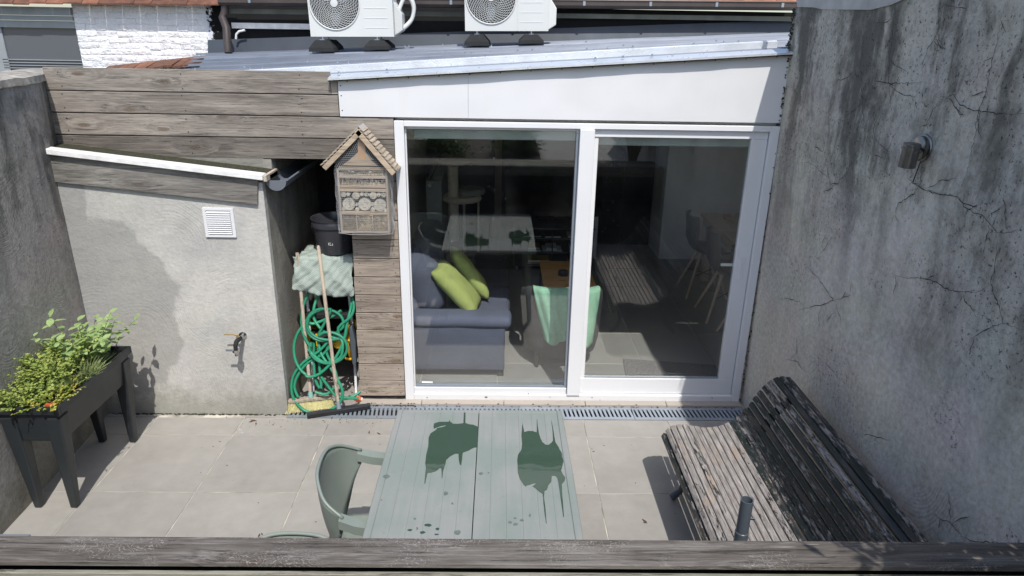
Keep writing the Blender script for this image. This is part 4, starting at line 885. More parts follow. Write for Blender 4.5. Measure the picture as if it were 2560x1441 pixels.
for x, z, w_, h_ in ((-.012, .075, .003, .018), (-.006, .090, .010, .003), (-.004, .075, .010, .003), (.012, .082, .004, .004), (.012, .074, .004, .004)):
    yy = -math.sqrt(.131 ** 2 - x * x) - .001; b.box(P + Vector((x, yy, z)), P + Vector((x + w_, yy + .004, z + h_)))
b.build('printed_mark', M['zip_white'], bu)
# hose cart
cart = thing('hose_cart', (-1.2, .15, 0), 'white tube hose reel cart with yellow reel and black wheels, inside the recess', 'hose cart')
MB().tube([(-1.02, -.01, .018), (-1.045, .04, .02), (-1.052, .085, .10), (-1.05, .11, .5), (-1.065, .12, .84), (-1.09, .12, 1.02), (-1.13, .12, 1.06), (-1.30, .12, 1.06), (-1.345, .12, 1.02), (-1.36, .12, .84), (-1.372, .12, .3), (-1.375, .09, .02)], .0105, 10).build('frame_tube', M['pvc'], cart, smooth=True)
RY = Matrix.Rotation(math.pi / 2, 4, 'Y')
for x in (-1.37, -1.075): MB().lathe([(.03, -.004), (.15, -.006), (.158, 0), (.15, .006), (.03, .004)], 32, Matrix.Translation((x, .17, .42)) @ RY).build('reel_flange', M['yellow'], cart, smooth=True)
MB().lathe([(.065, 0), (.065, .28)], 20, Matrix.Translation((-1.365, .17, .42)) @ RY).build('reel_drum', M['black'], cart)
MB().lathe([(.030, 0), (.034, .004), (.034, .03), (.02, .04), (.001, .04)], 20, Matrix.Translation((-1.135, .01, .46)) @ RX).build('reel_knob', M['yellow'], cart, smooth=True)
MB().tube([(-1.07 + .055 * math.cos(a_) , .02, .40 + .075 * math.sin(a_)) for a_ in np.linspace(1.2, 5.1, 16)], .009, 8).build('reel_handle', M['yellow'], cart, smooth=True)
b = MB(); b.prism([(-1.045, -.015, .30), (-1.018, -.015, .30), (-1.012, -.015, .47), (-1.03, -.015, .60), (-1.05, -.015, .59), (-1.052, -.015, .45)], (0, .06, 0)); b.build('side_bracket', M['pipe'], cart, bevel=.005)
MB().box((-1.37, .06, .62), (-1.06, .16, .66)).build('cross_bar', M['black'], cart, bevel=.006)
MB().box((-1.3, .02, .37), (-1.285, .05, .52)).build('clip', M['yellow'], cart)
# hose traced as loops on a leaning plane
def c7(x, y): return 680 + x * .36072, 560 + y * .36072
def hp(x, y, off=0.0):
    u, v = c7(x, y); zz = .4
    for _ in range(14):
        yp = lerp(-.20, .03, min(1, max(0, zz / .8))); P = gy(u, v, yp - off); zz = .5 * zz + .5 * P.z
    if P.z < .012: P = gz(u, v, .012)
    return P
def loop(cx, cy, rx, ry, a0, a1, n=26, rot=0, o0=0, o1=0):
    out = []
    for i in range(n + 1):
        t = i / n; a = R_(lerp(a0, a1, t)); x, y = rx * math.cos(a), ry * math.sin(a); c_, s_ = math.cos(R_(rot)), math.sin(R_(rot)); out.append((cx + x * c_ - y * s_, cy + x * s_ + y * c_, lerp(o0, o1, t)))
    return out
path = [(275, 440, -.03), (235, 520, -.02), (205, 640, 0), (215, 760, .01), (265, 850, .02)]
path += loop(390, 860, 130, 108, 200, -120, 24, 0, .02, .035)
path += loop(350, 700, 112, 110, -60, -330, 22, 0, .035, .01)
path += loop(370, 690, 125, 95, 20, -160, 18, 0, .02, .03) + loop(395, 700, 150, 105, 190, 60, 14, 0, .03, .02)
path += [(460, 720, .03), (540, 650, .02), (566, 590, .0), (560, 520, -.02), (545, 470, -.03)]
hoses = [path,
 [(560, 500, -.03), (545, 590, -.01), (520, 690, .01), (500, 800, .02), (440, 930, .025), (330, 1040, .02), (250, 1060, .02)] + loop(290, 870, 138, 190, 115, 255, 20, 0, .02, .01) + [(300, 690, .0), (420, 640, .0), (480, 600, 0)],
 [(345, 480, -.03), (310, 520, -.02), (290, 590, 0), (292, 660, 0), (350, 740, .01), (430, 790, .012), (480, 800, .02), (490, 860, .03), (470, 930, .02), (380, 965, .02), (310, 930, .02), (250, 870, .02)] ,
 [(420, 780, .005), (330, 880, .0), (220, 960, .0), (150, 1050, .0), (135, 1150, .0), (160, 1230, .0), (220, 1290, .0), (300, 1312, 0), (400, 1290, 0), (470, 1240, 0), (490, 1170, .01), (460, 1090, .01), (400, 990, .0), (340, 900, -.01), (320, 800, -.02)],
 [(430, 800, -.01), (360, 900, -.015), (250, 960, -.01), (180, 1050, .0), (155, 1130, 0), (180, 1200, 0)],
 [(290, 820, -.02), (290, 950, -.02), (300, 1080, -.01), (340, 1140, -.01), (330, 1000, -.02), (320, 860, -.02)],
 [(340, 1060, 0), (400, 1140, 0), (440, 1190, .0), (500, 1205, 0), (560, 1208, 0), (600, 1210, 0)],
 [(300, 1165, -.01), (380, 1180, -.01), (450, 1100, -.01), (430, 1000, -.015), (380, 900, -.02), (390, 840, -.02)],
 [(480, 1215, 0), (540, 1205, -.015), (590, 1180, -.03), (612, 1160, -.04)]]
hs = thing('garden_hose', (-1.25, -.05, 0), 'green garden hose hanging in tangled loops with an orange end connector', 'hose')
def smoothpath(P, k=4):
    out = []
    for i in range(len(P) - 1):
        p0, p1, p2, p3 = P[max(i - 1, 0)], P[i], P[i + 1], P[min(i + 2, len(P) - 1)]
        for j in range(k):
            u = j / k; out.append(.5 * ((2 * p1) + (p2 - p0) * u + (2 * p0 - 5 * p1 + 4 * p2 - p3) * u * u + (3 * p1 - p0 - 3 * p2 + p3) * u ** 3))
    return out + [P[-1]]
for L in hoses: MB().tube(smoothpath([hp(*q) for q in L], 3), .0105, 9).build('hose_run', M['green_hose'], hs, smooth=True)
a_, c_ = gz(*c7(575, 1208), .016), gz(*c7(622, 1216), .016); MB().tube([a_, a_.lerp(c_, .5), c_], [.017, .018, .015], 14).build('connector', M['orange'], hs, smooth=True); MB().tube([c_, c_ + (c_ - a_) * .12], .012, 12).build('connector_end', M['zip_white'], hs)
# broom
f0, f1 = gz(680 + .3607 * 130, 560 + .3607 * 1228, .06), gz(680 + .3607 * 438, 560 + .3607 * 1180, .06)
f0 = Vector((-1.475, -.175, .075)); f1 = Vector((-1.19, -.10, .075)); br = thing('broom', (-1.33, -.13, 0), 'broom with cream bristles and grey stick leaning in the recess beside the shed', 'broom')
d = (f1 - f0).normalized(); s_ = Vector((-d.y, d.x, 0))
MB().prism([f0 - s_ * .022, f0 - d * .008, f0 + s_ * .022, f1 + s_ * .022, f1 + d * .008, f1 - s_ * .022], (0, 0, .024)).build('broom_head', M['wood_handle'], br, bevel=.005, seg=2)
b = MB()
for i in range(1500):
    t = random.random(); q = f0.lerp(f1, t) + s_ * rnd(-.018, .018); sp = (t - .5) * .05; e = q + d * (sp + rnd(-.006, .006)) + s_ * rnd(-.014, .014) + Vector((0, -.012, -.068)); b.tube([q, e], .0009, 3, caps=False)
b.build('bristles', M['bristle'], br, kind='stuff')
q = f0.lerp(f1, .52); top = gy(*c7(175, 200), .06); dd = (top - q).normalized(); MB().tube([q + Vector((0, 0, .022)), q + dd * .06], [.019, .016], 14).build('socket', M['teal'], br, smooth=True)
MB().tube([q + dd * .05, q.lerp(top, .5), top], .0125, 12).build('stick', M['wood_handle'], br, smooth=True)
# squeegee
f0, f1 = gz(*c7(243, 1332), .02), gz(*c7(682, 1265), .02); sq = thing('floor_squeegee', (f0 + f1) / 2 * 1.0, 'floor squeegee with a black blade and pale stick leaning against the dark bucket', 'squeegee')
d = (f1 - f0).normalized(); s_ = Vector((-d.y, d.x, 0))
MB().prism([f0 - s_ * .012 + Vector((0, 0, -.018)), f0 + s_ * .012 + Vector((0, 0, -.018)), f0 + s_ * .009 + Vector((0, 0, .022)), f0 - s_ * .009 + Vector((0, 0, .022))], f1 - f0).build('blade', M['black'], sq, bevel=.002)
MB().prism([f0 - s_ * .0125 + Vector((0, 0, .008)), f0 + s_ * .0125 + Vector((0, 0, .008)), f0 + s_ * .0125 + Vector((0, 0, .0225)), f0 - s_ * .0125 + Vector((0, 0, .0225))], f1 - f0).build('blade_holder', M['bucket'], sq)
q = f0.lerp(f1, .50); top = gy(*c7(320, 150), .035); dd = (top - q).normalized(); MB().tube([q + Vector((0, 0, .02)), q + dd * .075], [.018, .0135], 12).build('socket', M['metal_galv'], sq, smooth=True)
MB().tube([q + dd * .05, q.lerp(top, .5), top - dd * .012, top], [.0125, .0125, .0125, .007], 12).build('stick', M['wood_handle'], sq, smooth=True)

# ---------------------------------------------------------------- bench
PR = [(0.990, .322), (1.012, .362), (1.044, .387), (1.082, .393), (1.119, .395), (1.157, .388), (1.193, .381), (1.229, .376), (1.265, .375), (1.299, .379), (1.333, .388), (1.364, .403), (1.393, .421), (1.421, .444), (1.445, .472), (1.466, .503), (1.486, .538), (1.505, .577), (1.526, .614), (1.551, .652), (1.580, .684), (1.614, .708), (1.650, .719), (1.686, .716)]
bn = thing('garden_bench', (1.35, -1.85, 0), 'dark slatted garden bench with peeling paint against the shaded right wall', 'bench')
ye0, ye1 = -.94, -2.74
for i, (x, z) in enumerate(PR):
    a_ = PR[max(i - 1, 0)]; c_ = PR[min(i + 1, len(PR) - 1)]; d = Vector((c_[0] - a_[0], 0, c_[1] - a_[1])).normalized(); nn = Vector((-d.z, 0, d.x)); hw_ = .0163; th = .020
    dy = rnd(-.006, .006); p = Vector((x, ye0 + dy, z)); e = .004
    pts = [p - d * hw_ - nn * th, p + d * hw_ - nn * th, p + d * hw_ - nn * e, p + d * (hw_ - e), p - d * (hw_ - e), p - d * hw_ - nn * e]
    o = MB().prism(pts, (0, ye1 - ye0 + rnd(-.01, .01), 0)).build('slat', M['bench'], bn, bevel=.0015, origin=p)
    pe = [.40, .80, .72, .86, .72, .9, .95, 1.0, 1.0, 1.0, .95, .66, .5, .45, .52, .42, .34, .48, .36, .50, .58, .28, .34, .45][i]; o.color = (pe, pe, pe, 1)
for yy in (-1.16, -2.52):
    b = MB(); pp = [Vector((x, yy, z)) for x, z in PR]; ppo = []
    for i in range(len(PR) - 1, -1, -1):
        a_ = PR[max(i - 1, 0)]; c_ = PR[min(i + 1, len(PR) - 1)]; d = Vector((c_[0] - a_[0], 0, c_[1] - a_[1])).normalized(); nn = Vector((-d.z, 0, d.x)); ppo.append((pp[i] - nn * .048))
    inn = [pp[i] - (Vector((-(PR[min(i + 1, 23)][1] - PR[max(i - 1, 0)][1]), 0, PR[min(i + 1, 23)][0] - PR[max(i - 1, 0)][0]))).normalized() * .0225 for i in range(24)]
    for i in range(23): q = ppo[::-1]; b.hexa([inn[i], inn[i + 1], q[i + 1], q[i], inn[i] + Vector((0, .04, 0)), inn[i + 1] + Vector((0, .04, 0)), q[i + 1] + Vector((0, .04, 0)), q[i] + Vector((0, .04, 0))])
    b.build('cast_frame', M['black'], bn)
    MB().tube([(1.06, yy + .02, .34), (1.075, yy + .02, .25), (1.10, yy + .02, .16), (1.075, yy + .02, .07), (1.03, yy + .02, .022)], [.018, .02, .017, .018, .024], 10).build('leg', M['pipe'], bn, smooth=True)
    MB().tube([(1.40, yy + .02, .38), (1.44, yy + .02, .22), (1.52, yy + .02, .10), (1.60, yy + .02, .022)], [.018, .02, .017, .022], 10).build('leg', M['pipe'], bn, smooth=True)

# ---------------------------------------------------------------- table
tx0, tx1, ty0, ty1, tz = -.512, .337, -2.66, -1.338, .72
tb = thing('garden_table', (-.09, -2.0, 0), 'chalky green plastic garden table with wet patches in the middle of the patio', 'table')
xm = -.092; nS = 6
def tw(y): return .006 * math.sin(math.pi * (y - ty0) / (ty1 - ty0))
for h, (xa, xb) in enumerate(((tx0 + .028, xm - .0018), (xm + .0018, tx1 - .028))):
    for i in range(nS):
        a_, c_ = lerp(xa, xb, i / nS) + .0002, lerp(xa, xb, (i + 1) / nS) - .0002
        MB().box((a_, ty0 + .03, tz - .014), (c_, ty1 - .022, tz)).build('top_board', M['table'], tb, bevel=.00025, origin=((a_ + c_) / 2, -2, tz))
b = MB(); b.box((tx0 + .02, ty0 + .02, tz - .03), (tx1 - .02, ty1 - .012, tz - .0142)); b.build('under_tray', plain('pale_green_tray', (.34, .38, .35), .6), tb); MB().box((xm - .0017, ty0 + .03, tz - .0141), (xm + .0017, ty1 - .022, tz - .009)).build('centre_joint', M['dark_hole'], tb)
for sx, x in ((0, tx0), (1, tx1)):
    pts = []; q = np.linspace(0, 1, 13)
    out = [(x + (-1 if sx == 0 else 1) * tw(lerp(ty0, ty1, t)), lerp(ty0 + .0, ty1, t)) for t in q]; xi = x + (.0272 if sx == 0 else -.0272)
    b = MB(); b.prism([(a_, c_, tz - .032) for a_, c_ in out] + [(xi, ty1, tz - .032), (xi, ty0, tz - .032)], (0, 0, .0315)); b.build('edge_rail', M['table'], tb, bevel=.003)
for ya, yb in ((ty1 - .0212, ty1), (ty0, ty0 + .029)): MB().box((tx0 + .0278, ya, tz - .032), (xm - .0016, yb, tz - .0008)).box((xm + .0016, ya, tz - .032), (tx1 - .0278, yb, tz - .0008)).build('end_rail', M['table'], tb, bevel=.002)
for x in (tx0 + .07, tx1 - .07):
    for y in (ty0 + .09, ty1 - .09): MB().tube([(x, y, .70), (x + .01 * (1 if x > 0 else -1), y, .35), (x + .03 * (1 if x > 0 else -1), y + .02 * (1 if y > -2 else -1), .0)], [.034, .026, .020], 12).build('leg', M['chair_green'], tb, smooth=True)
def c6(L): return [(760 + x * .30604, 1000 + y * .30604) for x, y in L]
def jag(L, n=4, amp=.9):
    out = []
    for i in range(len(L)):
        (x0, y0), (x1, y1) = L[i], L[(i + 1) % len(L)]
        for k in range(n): out.append((lerp(x0, x1, k / n) + (rnd(-amp, amp) if k else 0), lerp(y0, y1, k / n) + (rnd(-amp, amp) * .8 if k else 0)))
    return out
def puddle(L, label, name='puddle', mat='puddle', z=tz + .0006, th=.0012, group=None, par=None):
    b = MB(); P = [gz(u, v, z) for u, v in jag(c6(L), 3, .35)]
    from mathutils.geometry import tessellate_polygon
    Q = [Vector((q.x, q.y, z + th)) for q in P]; b.add(Q, [t for t in tessellate_polygon([Q])]); nq = len(Q); b.add([Vector((q.x, q.y, z)) for q in P] + Q, [(i, (i + 1) % nq, (i + 1) % nq + nq, i + nq) for i in range(nq)]); o = b.build(name, M[mat], par, origin=(P[0].x, P[0].y, z))
    if label: tag(o, label, 'puddle', group)
    return o
puddle([(1058, 220), (1062, 195), (1100, 182), (1183, 180), (1190, 165), (1196, 182), (1215, 195), (1250, 198), (1302, 192), (1306, 105), (1318, 105), (1318, 190), (1345, 200), (1385, 205), (1422, 222), (1420, 250), (1418, 330), (1412, 388), (1385, 392), (1350, 412), (1298, 432), (1292, 480), (1285, 530), (1274, 534), (1266, 500), (1262, 440), (1235, 440), (1190, 465), (1162, 490), (1155, 530), (1140, 570), (1130, 640), (1125, 640), (1122, 560), (1108, 558), (1080, 582), (1040, 595), (1010, 598), (1000, 640), (990, 688), (984, 686), (988, 620), (996, 560), (990, 520), (1000, 440), (1015, 380), (1018, 310), (1035, 275), (1078, 246), (1086, 232), (1120, 226), (1160, 215), (1155, 208), (1120, 214), (1085, 226), (1062, 236)], 'large dark puddle on the left half of the green table')
puddle([(1785, 185), (1792, 230), (1800, 265), (1830, 256), (1870, 256), (1900, 268), (1902, 200), (1903, 155), (1908, 200), (1914, 240), (1918, 270), (1930, 310), (1945, 345), (1970, 366), (1995, 370), (2022, 352), (2034, 330), (2030, 250), (2020, 165), (2034, 230), (2045, 300), (2055, 350), (2075, 380), (2090, 410), (2108, 440), (2112, 470), (2120, 500), (2112, 540), (2100, 580), (2115, 610), (2135, 635), (2130, 660), (2106, 690), (2110, 780), (2124, 955), (2118, 958), (2100, 830), (2080, 690), (2070, 640), (2052, 620), (2025, 622), (2020, 670), (1995, 700), (1985, 735), (1965, 745), (1960, 800), (1972, 880), (1982, 1010), (1977, 1010), (1962, 900), (1955, 820), (1950, 768), (1920, 750), (1885, 718), (1866, 708), (1890, 690), (1890, 680), (1850, 692), (1815, 702), (1812, 712), (1790, 690), (1765, 650), (1748, 600), (1742, 500), (1748, 450), (1775, 410), (1782, 360), (1776, 300), (1780, 240)], 'large dark puddle with long drips on the right half of the green table')
for k, (x, y, rx_, ry_) in enumerate(((1160, 765, 22, 18), (1013, 1024, 32, 15), (866, 1064, 22, 9), (924, 1052, 9, 16), (968, 1084, 24, 13), (1090, 1055, 18, 12), (1082, 1100, 20, 8), (1253, 1084, 32, 22), (1212, 846, 12, 10), (672, 625, 30, 18), (1685, 1000, 18, 12), (1725, 966, 16, 7), (1780, 982, 20, 12), (1728, 1018, 26, 14), (1445, 602, 20, 12), (1508, 597, 8, 7), (1846, 944, 10, 16), (635, 818, 8, 6), (905, 970, 14, 10))):
    L = [(x + rx_ * math.cos(a_) * rnd(.6, 1.1), y + ry_ * math.sin(a_) * rnd(.6, 1.1)) for a_ in np.linspace(0, 6.28, 11)[:-1]]
    o = puddle(L, None, 'water_spot', 'puddle' if k in (1, 2, 4, 5, 6, 7) and k != 7 else 'damp', z=tz + .0005, th=.0006, par=tb)

# ---------------------------------------------------------------- resin chairs
def tub_chair(loc, rz_, label, sc_=1.0):
    t = thing('resin_armchair', loc, label, 'chair', 'green resin armchairs'); 
    # local: faces +x, seat centre at origin
    RIM = [(.30, -.255, .615), (.18, -.262, .630), (.06, -.262, .640), (-.04, -.258, .652), (-.13, -.243, .685), (-.205, -.205, .735), (-.245, -.135, .775), (-.262, -.06, .79), (-.262, .06, .79), (-.245, .135, .775), (-.205, .205, .735), (-.13, .243, .685), (-.04, .258, .652), (.06, .262, .640), (.18, .262, .630), (.30, .255, .615)]
    RIM = [Vector(q) for q in RIM]; R2 = smoothpath(RIM[4:12], 4)
    LOW = [Vector(q) for q in [(-.125, -.232, .635), (-.165, -.212, .54), (-.185, -.160, .455), (-.19, -.06, .425), (-.19, .06, .425), (-.185, .160, .455), (-.165, .212, .54), (-.125, .232, .635)]]; L2 = smoothpath(LOW, 4); n = len(R2)
    b = MB(); mI = 8
    for i in range(n):
        for j in range(mI + 1):
            s = j / mI; q = R2[i].lerp(L2[i], s); out = Vector((-1, 0, 0)) * .022 * math.sin(math.pi * s) * (1 - abs(i / (n - 1) - .5) * 2); q = q + out; b.v.append(tuple(q))
    for i in range(n - 1):
        for j in range(mI): a_ = i * (mI + 1) + j; b.f.append((a_, a_ + 1, a_ + mI + 2, a_ + mI + 1))
    def bd(mb, nm, **k): o = mb.build(nm, M['chair_green'], None, **k); o.parent = t; return o
    o = bd(b, 'backrest', smooth='all'); md = o.modifiers.new('t', 'SOLIDIFY'); md.thickness = .006; md.offset = 1
    b = MB(); b.tube(R2, .0075, 8); bd(b, 'rolled_rim', smooth='all')
    for s in (-1, 1):
        ar = [(-.145, .236, .686), (-.08, .243, .662), (.02, .248, .644), (.10, .252, .634), (.20, .250, .626), (.27, .244, .612), (.285, .235, .575), (.280, .225, .52), (.265, .215, .43)]
        b = MB()
        for i in range(len(ar) - 1):
            (x0, y0_, z0), (x1, y1_, z1) = ar[i], ar[i + 1]; hw0 = .025
            vert = i >= 5; o_ = (.02, 0, 0) if vert else (0, 0, -.042)
            b.hexa([(x0 + o_[0] * -1 * vert, s * (y0_ - hw0), z0 + (o_[2])), (x1 - o_[0] * vert, s * (y1_ - hw0), z1 + o_[2]), (x1 - o_[0] * vert, s * (y1_ + hw0), z1 + o_[2]), (x0 - o_[0] * vert, s * (y0_ + hw0), z0 + o_[2]), (x0, s * (y0_ - hw0), z0), (x1, s * (y1_ - hw0), z1), (x1, s * (y1_ + hw0), z1), (x0, s * (y0_ + hw0), z0)])
        bd(b, 'armrest')
    b = MB(); grid_sheet(b, lambda u, v: (lerp(-.195, .27, u), lerp(-.155, .155, v) * (.82 + .18 * u), .408 - .018 * math.sin(math.pi * v) * math.sin(math.pi * u) - .02 * (u > .95)), 14, 12); o = bd(b, 'seat', smooth='all'); md = o.modifiers.new('t', 'SOLIDIFY'); md.thickness = .008
    for sx, sy in ((-1, -1), (-1, 1), (1, -1), (1, 1)):
        x, y = (.24 if sx > 0 else -.13), sy * .13; b = MB(); b.tube([(x, y, .378), (x + sx * .03, y + sy * .02, .2), (x + sx * .055, y + sy * .035, 0)], [.024, .020, .017], 10); bd(b, 'leg', smooth='all')
    t.rotation_euler = (0, 0, rz_); return t
tub_chair((-.505, -1.895, 0), R_(2), 'green resin armchair drawn up to the left side of the garden table')
c2 = gz(728, 1341, .78); tub_chair((c2.x + .01, c2.y - .262, 0), R_(-92), 'green resin armchair of which only the top shows above the wooden rail')

# ---------------------------------------------------------------- parasol tube
P = gz(1868, 1250, 1.0); pt = thing('parasol_tube', (P.x, P.y, 0), 'dark grey upright parasol tube with a small steel screw beside the bench', 'tube')
pt_ = MB(); T = Matrix.Translation((P.x, P.y, 0)); pt_.lathe([(.0245, .05), (.0245, .86), (.0225, .862), (.0225, 1.0), (.0195, 1.0), (.0195, .7)], 32, T, cap=False).build('tube', M['pipe'], pt, smooth=True)
MB().tube([(P.x + .018, P.y - .01, .925), (P.x + .033, P.y - .012, .925)], .004, 8).build('screw', M['chrome'], pt)
MB().lathe([(.001, 0), (.20, 0), (.205, .012), (.2, .05), (.05, .07), (.03, .10), (.001, .10)], 36, T).build('base', M['pipe'], pt, smooth=True)

# ---------------------------------------------------------------- planter
pl = thing('raised_planter', (-2.48, -.88, 0), 'anthracite plastic raised planter on tapered legs against the left wall', 'planter')
px0, px1, py0, py1, pz = -2.655, -2.312, -1.262, -.50, .668
b = MB(); # rim frame
for a_, c_ in (((px0, py0, pz - .045), (px1, py0 + .018, pz)), ((px0, py1 - .018, pz - .045), (px1, py1, pz)), ((px0, py0 + .0185, pz - .045), (px0 + .018, py1 - .0185, pz)), ((px1 - .018, py0 + .0185, pz - .045), (px1, py1 - .0185, pz))): b.box(a_, c_)
b.build('rim', M['planter'], pl, bevel=.004, seg=2)
i0, i1, j0, j1 = px0 + .018, px1 - .016, py0 + .016, py1 - .016; k0, k1, l0, l1 = px0 + .04, px1 - .04, py0 + .035, py1 - .035
MB().hexa([(k0, l0, .44), (k1, l0, .44), (k1, l1, .44), (k0, l1, .44), (i0, j0, pz - .046), (i1, j0, pz - .046), (i1, j1, pz - .046), (i0, j1, pz - .046)]).build('tub', M['planter'], pl, bevel=.006, seg=2)
MB().box((px0 + .019, py0 + .019, pz - .045), (px1 - .019, py1 - .019, pz - .022)).build('soil', M['soil'], pl)
for lx, sx in ((px0 + .03, -1), (px1 - .03, 1)):
    for ly, sy in ((py0 + .03, -1), (py1 - .03, 1)):
        w1, w0 = .085, .026; fx, fy = lx - sx * .0, ly + sy * .0; ox, oy = lx + sx * .012, ly + sy * .014
        tx, ty = lx + sx * .018, ly + sy * .018; bx_, by_ = lx + sx * -.022, ly + sy * -.004
        top = [(tx, ty), (tx - sx * w1, ty), (tx - sx * w1, ty - sy * w1), (tx, ty - sy * w1)]; bot = [(bx_, by_), (bx_ - sx * w0 * 1.5, by_), (bx_ - sx * w0 * 1.5, by_ - sy * w0 * 1.5), (bx_, by_ - sy * w0 * 1.5)]
        MB().hexa([(x, y, 0) for x, y in bot] + [(x, y, .595) for x, y in top]).build('leg', M['planter'], pl, bevel=.008, seg=2)
MB().prism([(px1 - .085, py0 + .03, pz - .021), (px1 - .035, py0 + .03, pz - .021), (px1 - .03, py0 + .055, pz - .021), (px1 - .10, py0 + .05, pz - .021)], (0, 0, .022)).build('red_pot_rim', M['terracotta'], pl)

def leafmesh(L, W, cup=.15, seg=4):
    b = MB(); vs = []
    for i in range(seg + 1):
        t = i / seg; w_ = W * math.sin(math.pi * min(1, t * .93 + .05)) ** .8; z = -cup * L * t * t + .02 * L; vs += [(t * L, -w_ / 2, z + cup * w_ * .5), (t * L, 0, z), (t * L, w_ / 2, z + cup * w_ * .5)]
    fs = []
    for i in range(seg): a_ = i * 3; fs += [(a_, a_ + 1, a_ + 4, a_ + 3), (a_ + 1, a_ + 2, a_ + 5, a_ + 4)]
    b.add(vs, fs); return b
def herb(name, label, x0, x1, y0, y1, zb, hmin, hmax, stems, leafL, leafW, mat, single=False, per=10, wild=.3, lean=(0, 0)):
    t = thing(name, ((x0 + x1) / 2, (y0 + y1) / 2, zb), label, 'plant'); st = MB(); fl = MB(); src = None; lm = leafmesh(leafL, leafW, seg=3 if single else 2); cnt = 0
    for s in range(stems):
        bx_, by_ = rnd(x0, x1), rnd(y0, y1); cx_, cy_ = (x0 + x1) / 2, (y0 + y1) / 2; h = rnd(hmin, hmax) * (1 - .5 * min(1, math.hypot((bx_ - cx_) / (x1 - x0 + .01), (by_ - cy_) / (y1 - y0 + .01))))
        out = Vector((bx_ - cx_, by_ - cy_, 0)) * 1.0 + Vector((rnd(-1, 1), rnd(-1, 1), 0)) * wild * h + Vector((*lean, 0)) * h
        p0 = Vector((bx_, by_, zb)); p1 = p0 + out * .35 + Vector((0, 0, h * .6)); p2 = p0 + out + Vector((0, 0, h)); P = [p0, p0.lerp(p1, .5), p1, p1.lerp(p2, .5), p2]; st.tube(P, [.0022, .002, .0018, .0014, .0008], 4)
        for k in range(per):
            q = lerp(.22, 1.0, (k + rnd(0, .6)) / per); i = min(3, int(q * 4)); pos = P[i].lerp(P[i + 1], q * 4 - i); az = rnd(0, 6.28) if not single else (k % 2) * 1.57 + (k // 2) * .9 + rnd(-.4, .4) + (0 if k % 2 else math.pi); el = rnd(-.5, .35) if q < .9 else rnd(-.9, -.2); sc_ = rnd(.6, 1.15) * (1 - .25 * q)
            E_ = Euler((rnd(-.4, .4), el, az))
            if single:
                if src is None: src = lm.build('leaf', M[mat], None, smooth='all'); src.parent = t; o = src
                else: o = src.copy(); C.objects.link(o); o.parent = t
                o.location = pos - Vector(t.location); o.rotation_euler = E_; o.scale = (sc_,) * 3; cnt += 1
            else:
                Mr = Matrix.Translation(pos) @ E_.to_matrix().to_4x4() @ Matrix.Scale(sc_, 4); fl.add([Mr @ Vector(v) for v in lm.v], lm.f)
    st.build('stems', M['bark'] if single else M[mat], t)
    if not single: fl.build('foliage', M[mat], t, kind='stuff')
    return t
zs = pz - .022
herb('sage_plant', 'tall sage with large oval pale green leaves at the wall end of the planter', -2.58, -2.36, -.78, -.54, zs, .16, .43, 27, .078, .050, 'leaf_sage', True, 11, .22, lean=(.04, -.02))
herb('oregano_plant', 'bushy oregano with small yellow-green leaves along the back of the planter', -2.63, -2.44, -1.02, -.74, zs, .10, .27, 110, .023, .021, 'leaf_oreg', False, 19, .3)
herb('mint_plant', 'small round leaved mint filling the near left corner of the planter', -2.64, -2.44, -1.25, -1.0, zs, .05, .17, 100, .021, .018, 'leaf_oreg', False, 14, .35)
herb('thyme_plant', 'fine leaved thyme cushion along the right rim of the planter', -2.43, -2.33, -1.00, -.76, zs, .05, .11, 150, .006, .003, 'leaf_thyme', False, 26, .25, lean=(.15, 0))
herb('parsley_plant', 'yellowing parsley hanging over the near right corner of the planter', -2.46, -2.34, -1.24, -1.03, zs, .02, .075, 70, .016, .015, 'leaf_yellow', False, 10, .8, lean=(.1, 0))

# ---------------------------------------------------------------- retaining wall with timber top in front
rt = thing('timber_rail', (0, -3.0, 1.2), 'weathered grey timber rail and boards along the bottom of the picture', 'fence')
def rail(y0, y1, z1, th, mat='wood_rail', dyr=-.0, par=rt, name='board'):
    return MB().hexa([(-2.47, y0 + .008, z1 - th), (1.79, y0 - .016, z1 - th), (1.79, y1 - .016, z1 - th), (-2.47, y1 + .008, z1 - th), (-2.47, y0 + .008, z1), (1.79, y0 - .016, z1), (1.79, y1 - .016, z1), (-2.47, y1 + .008, z1)]).build(name, M[mat], par, bevel=.002)
rail(-2.957, -2.862, 1.205, .016); rail(-2.8605, -2.852, 1.2005, .10); rail(-2.978, -2.9645, 1.186, .045, 'wood_batten')
for k in range(3): rail(-3.125 - k * .148, -2.985 - k * .148, 1.176, .03, 'wood_batten')
MB().box((-2.47, -2.912, 1.031), (1.79, -2.886, 1.182)).build('gap_shade_board', M['bitumen_and_shade'], rt)  # added black board that makes the gap behind the cap read as shade
for x in (-2.2, -.7, .8): MB().box((x, -3.42, 1.031), (x + .09, -2.88, 1.085)).build('bearer', M['wood_fascia'], rt)
gw = thing('retaining_wall', (0, -3.0, .6), 'board faced retaining wall under the timber rail, its shade put into a black colour', 'wall')
for k in range(6): MB().box((-2.47, -2.905, .02 + k * .165), (1.79, -2.885, .18 + k * .165)).build('board', M['bitumen_and_shade'], gw, bevel=.002)  # boards coloured black to stand in for the wall's own shade
MB().box((-2.47, -3.46, 0), (1.79, -2.91, 1.03)).build('backing', M['bitumen_and_shade'], gw)
struct(MB().box((-12, -16, -.29), (12, -3.47, .97)).build('garden_bed', M['garden']))
struct(MB().box((.55, -9, .9701), (1.8, -3.47, .985)).build('garden_path', M['tile_out']))
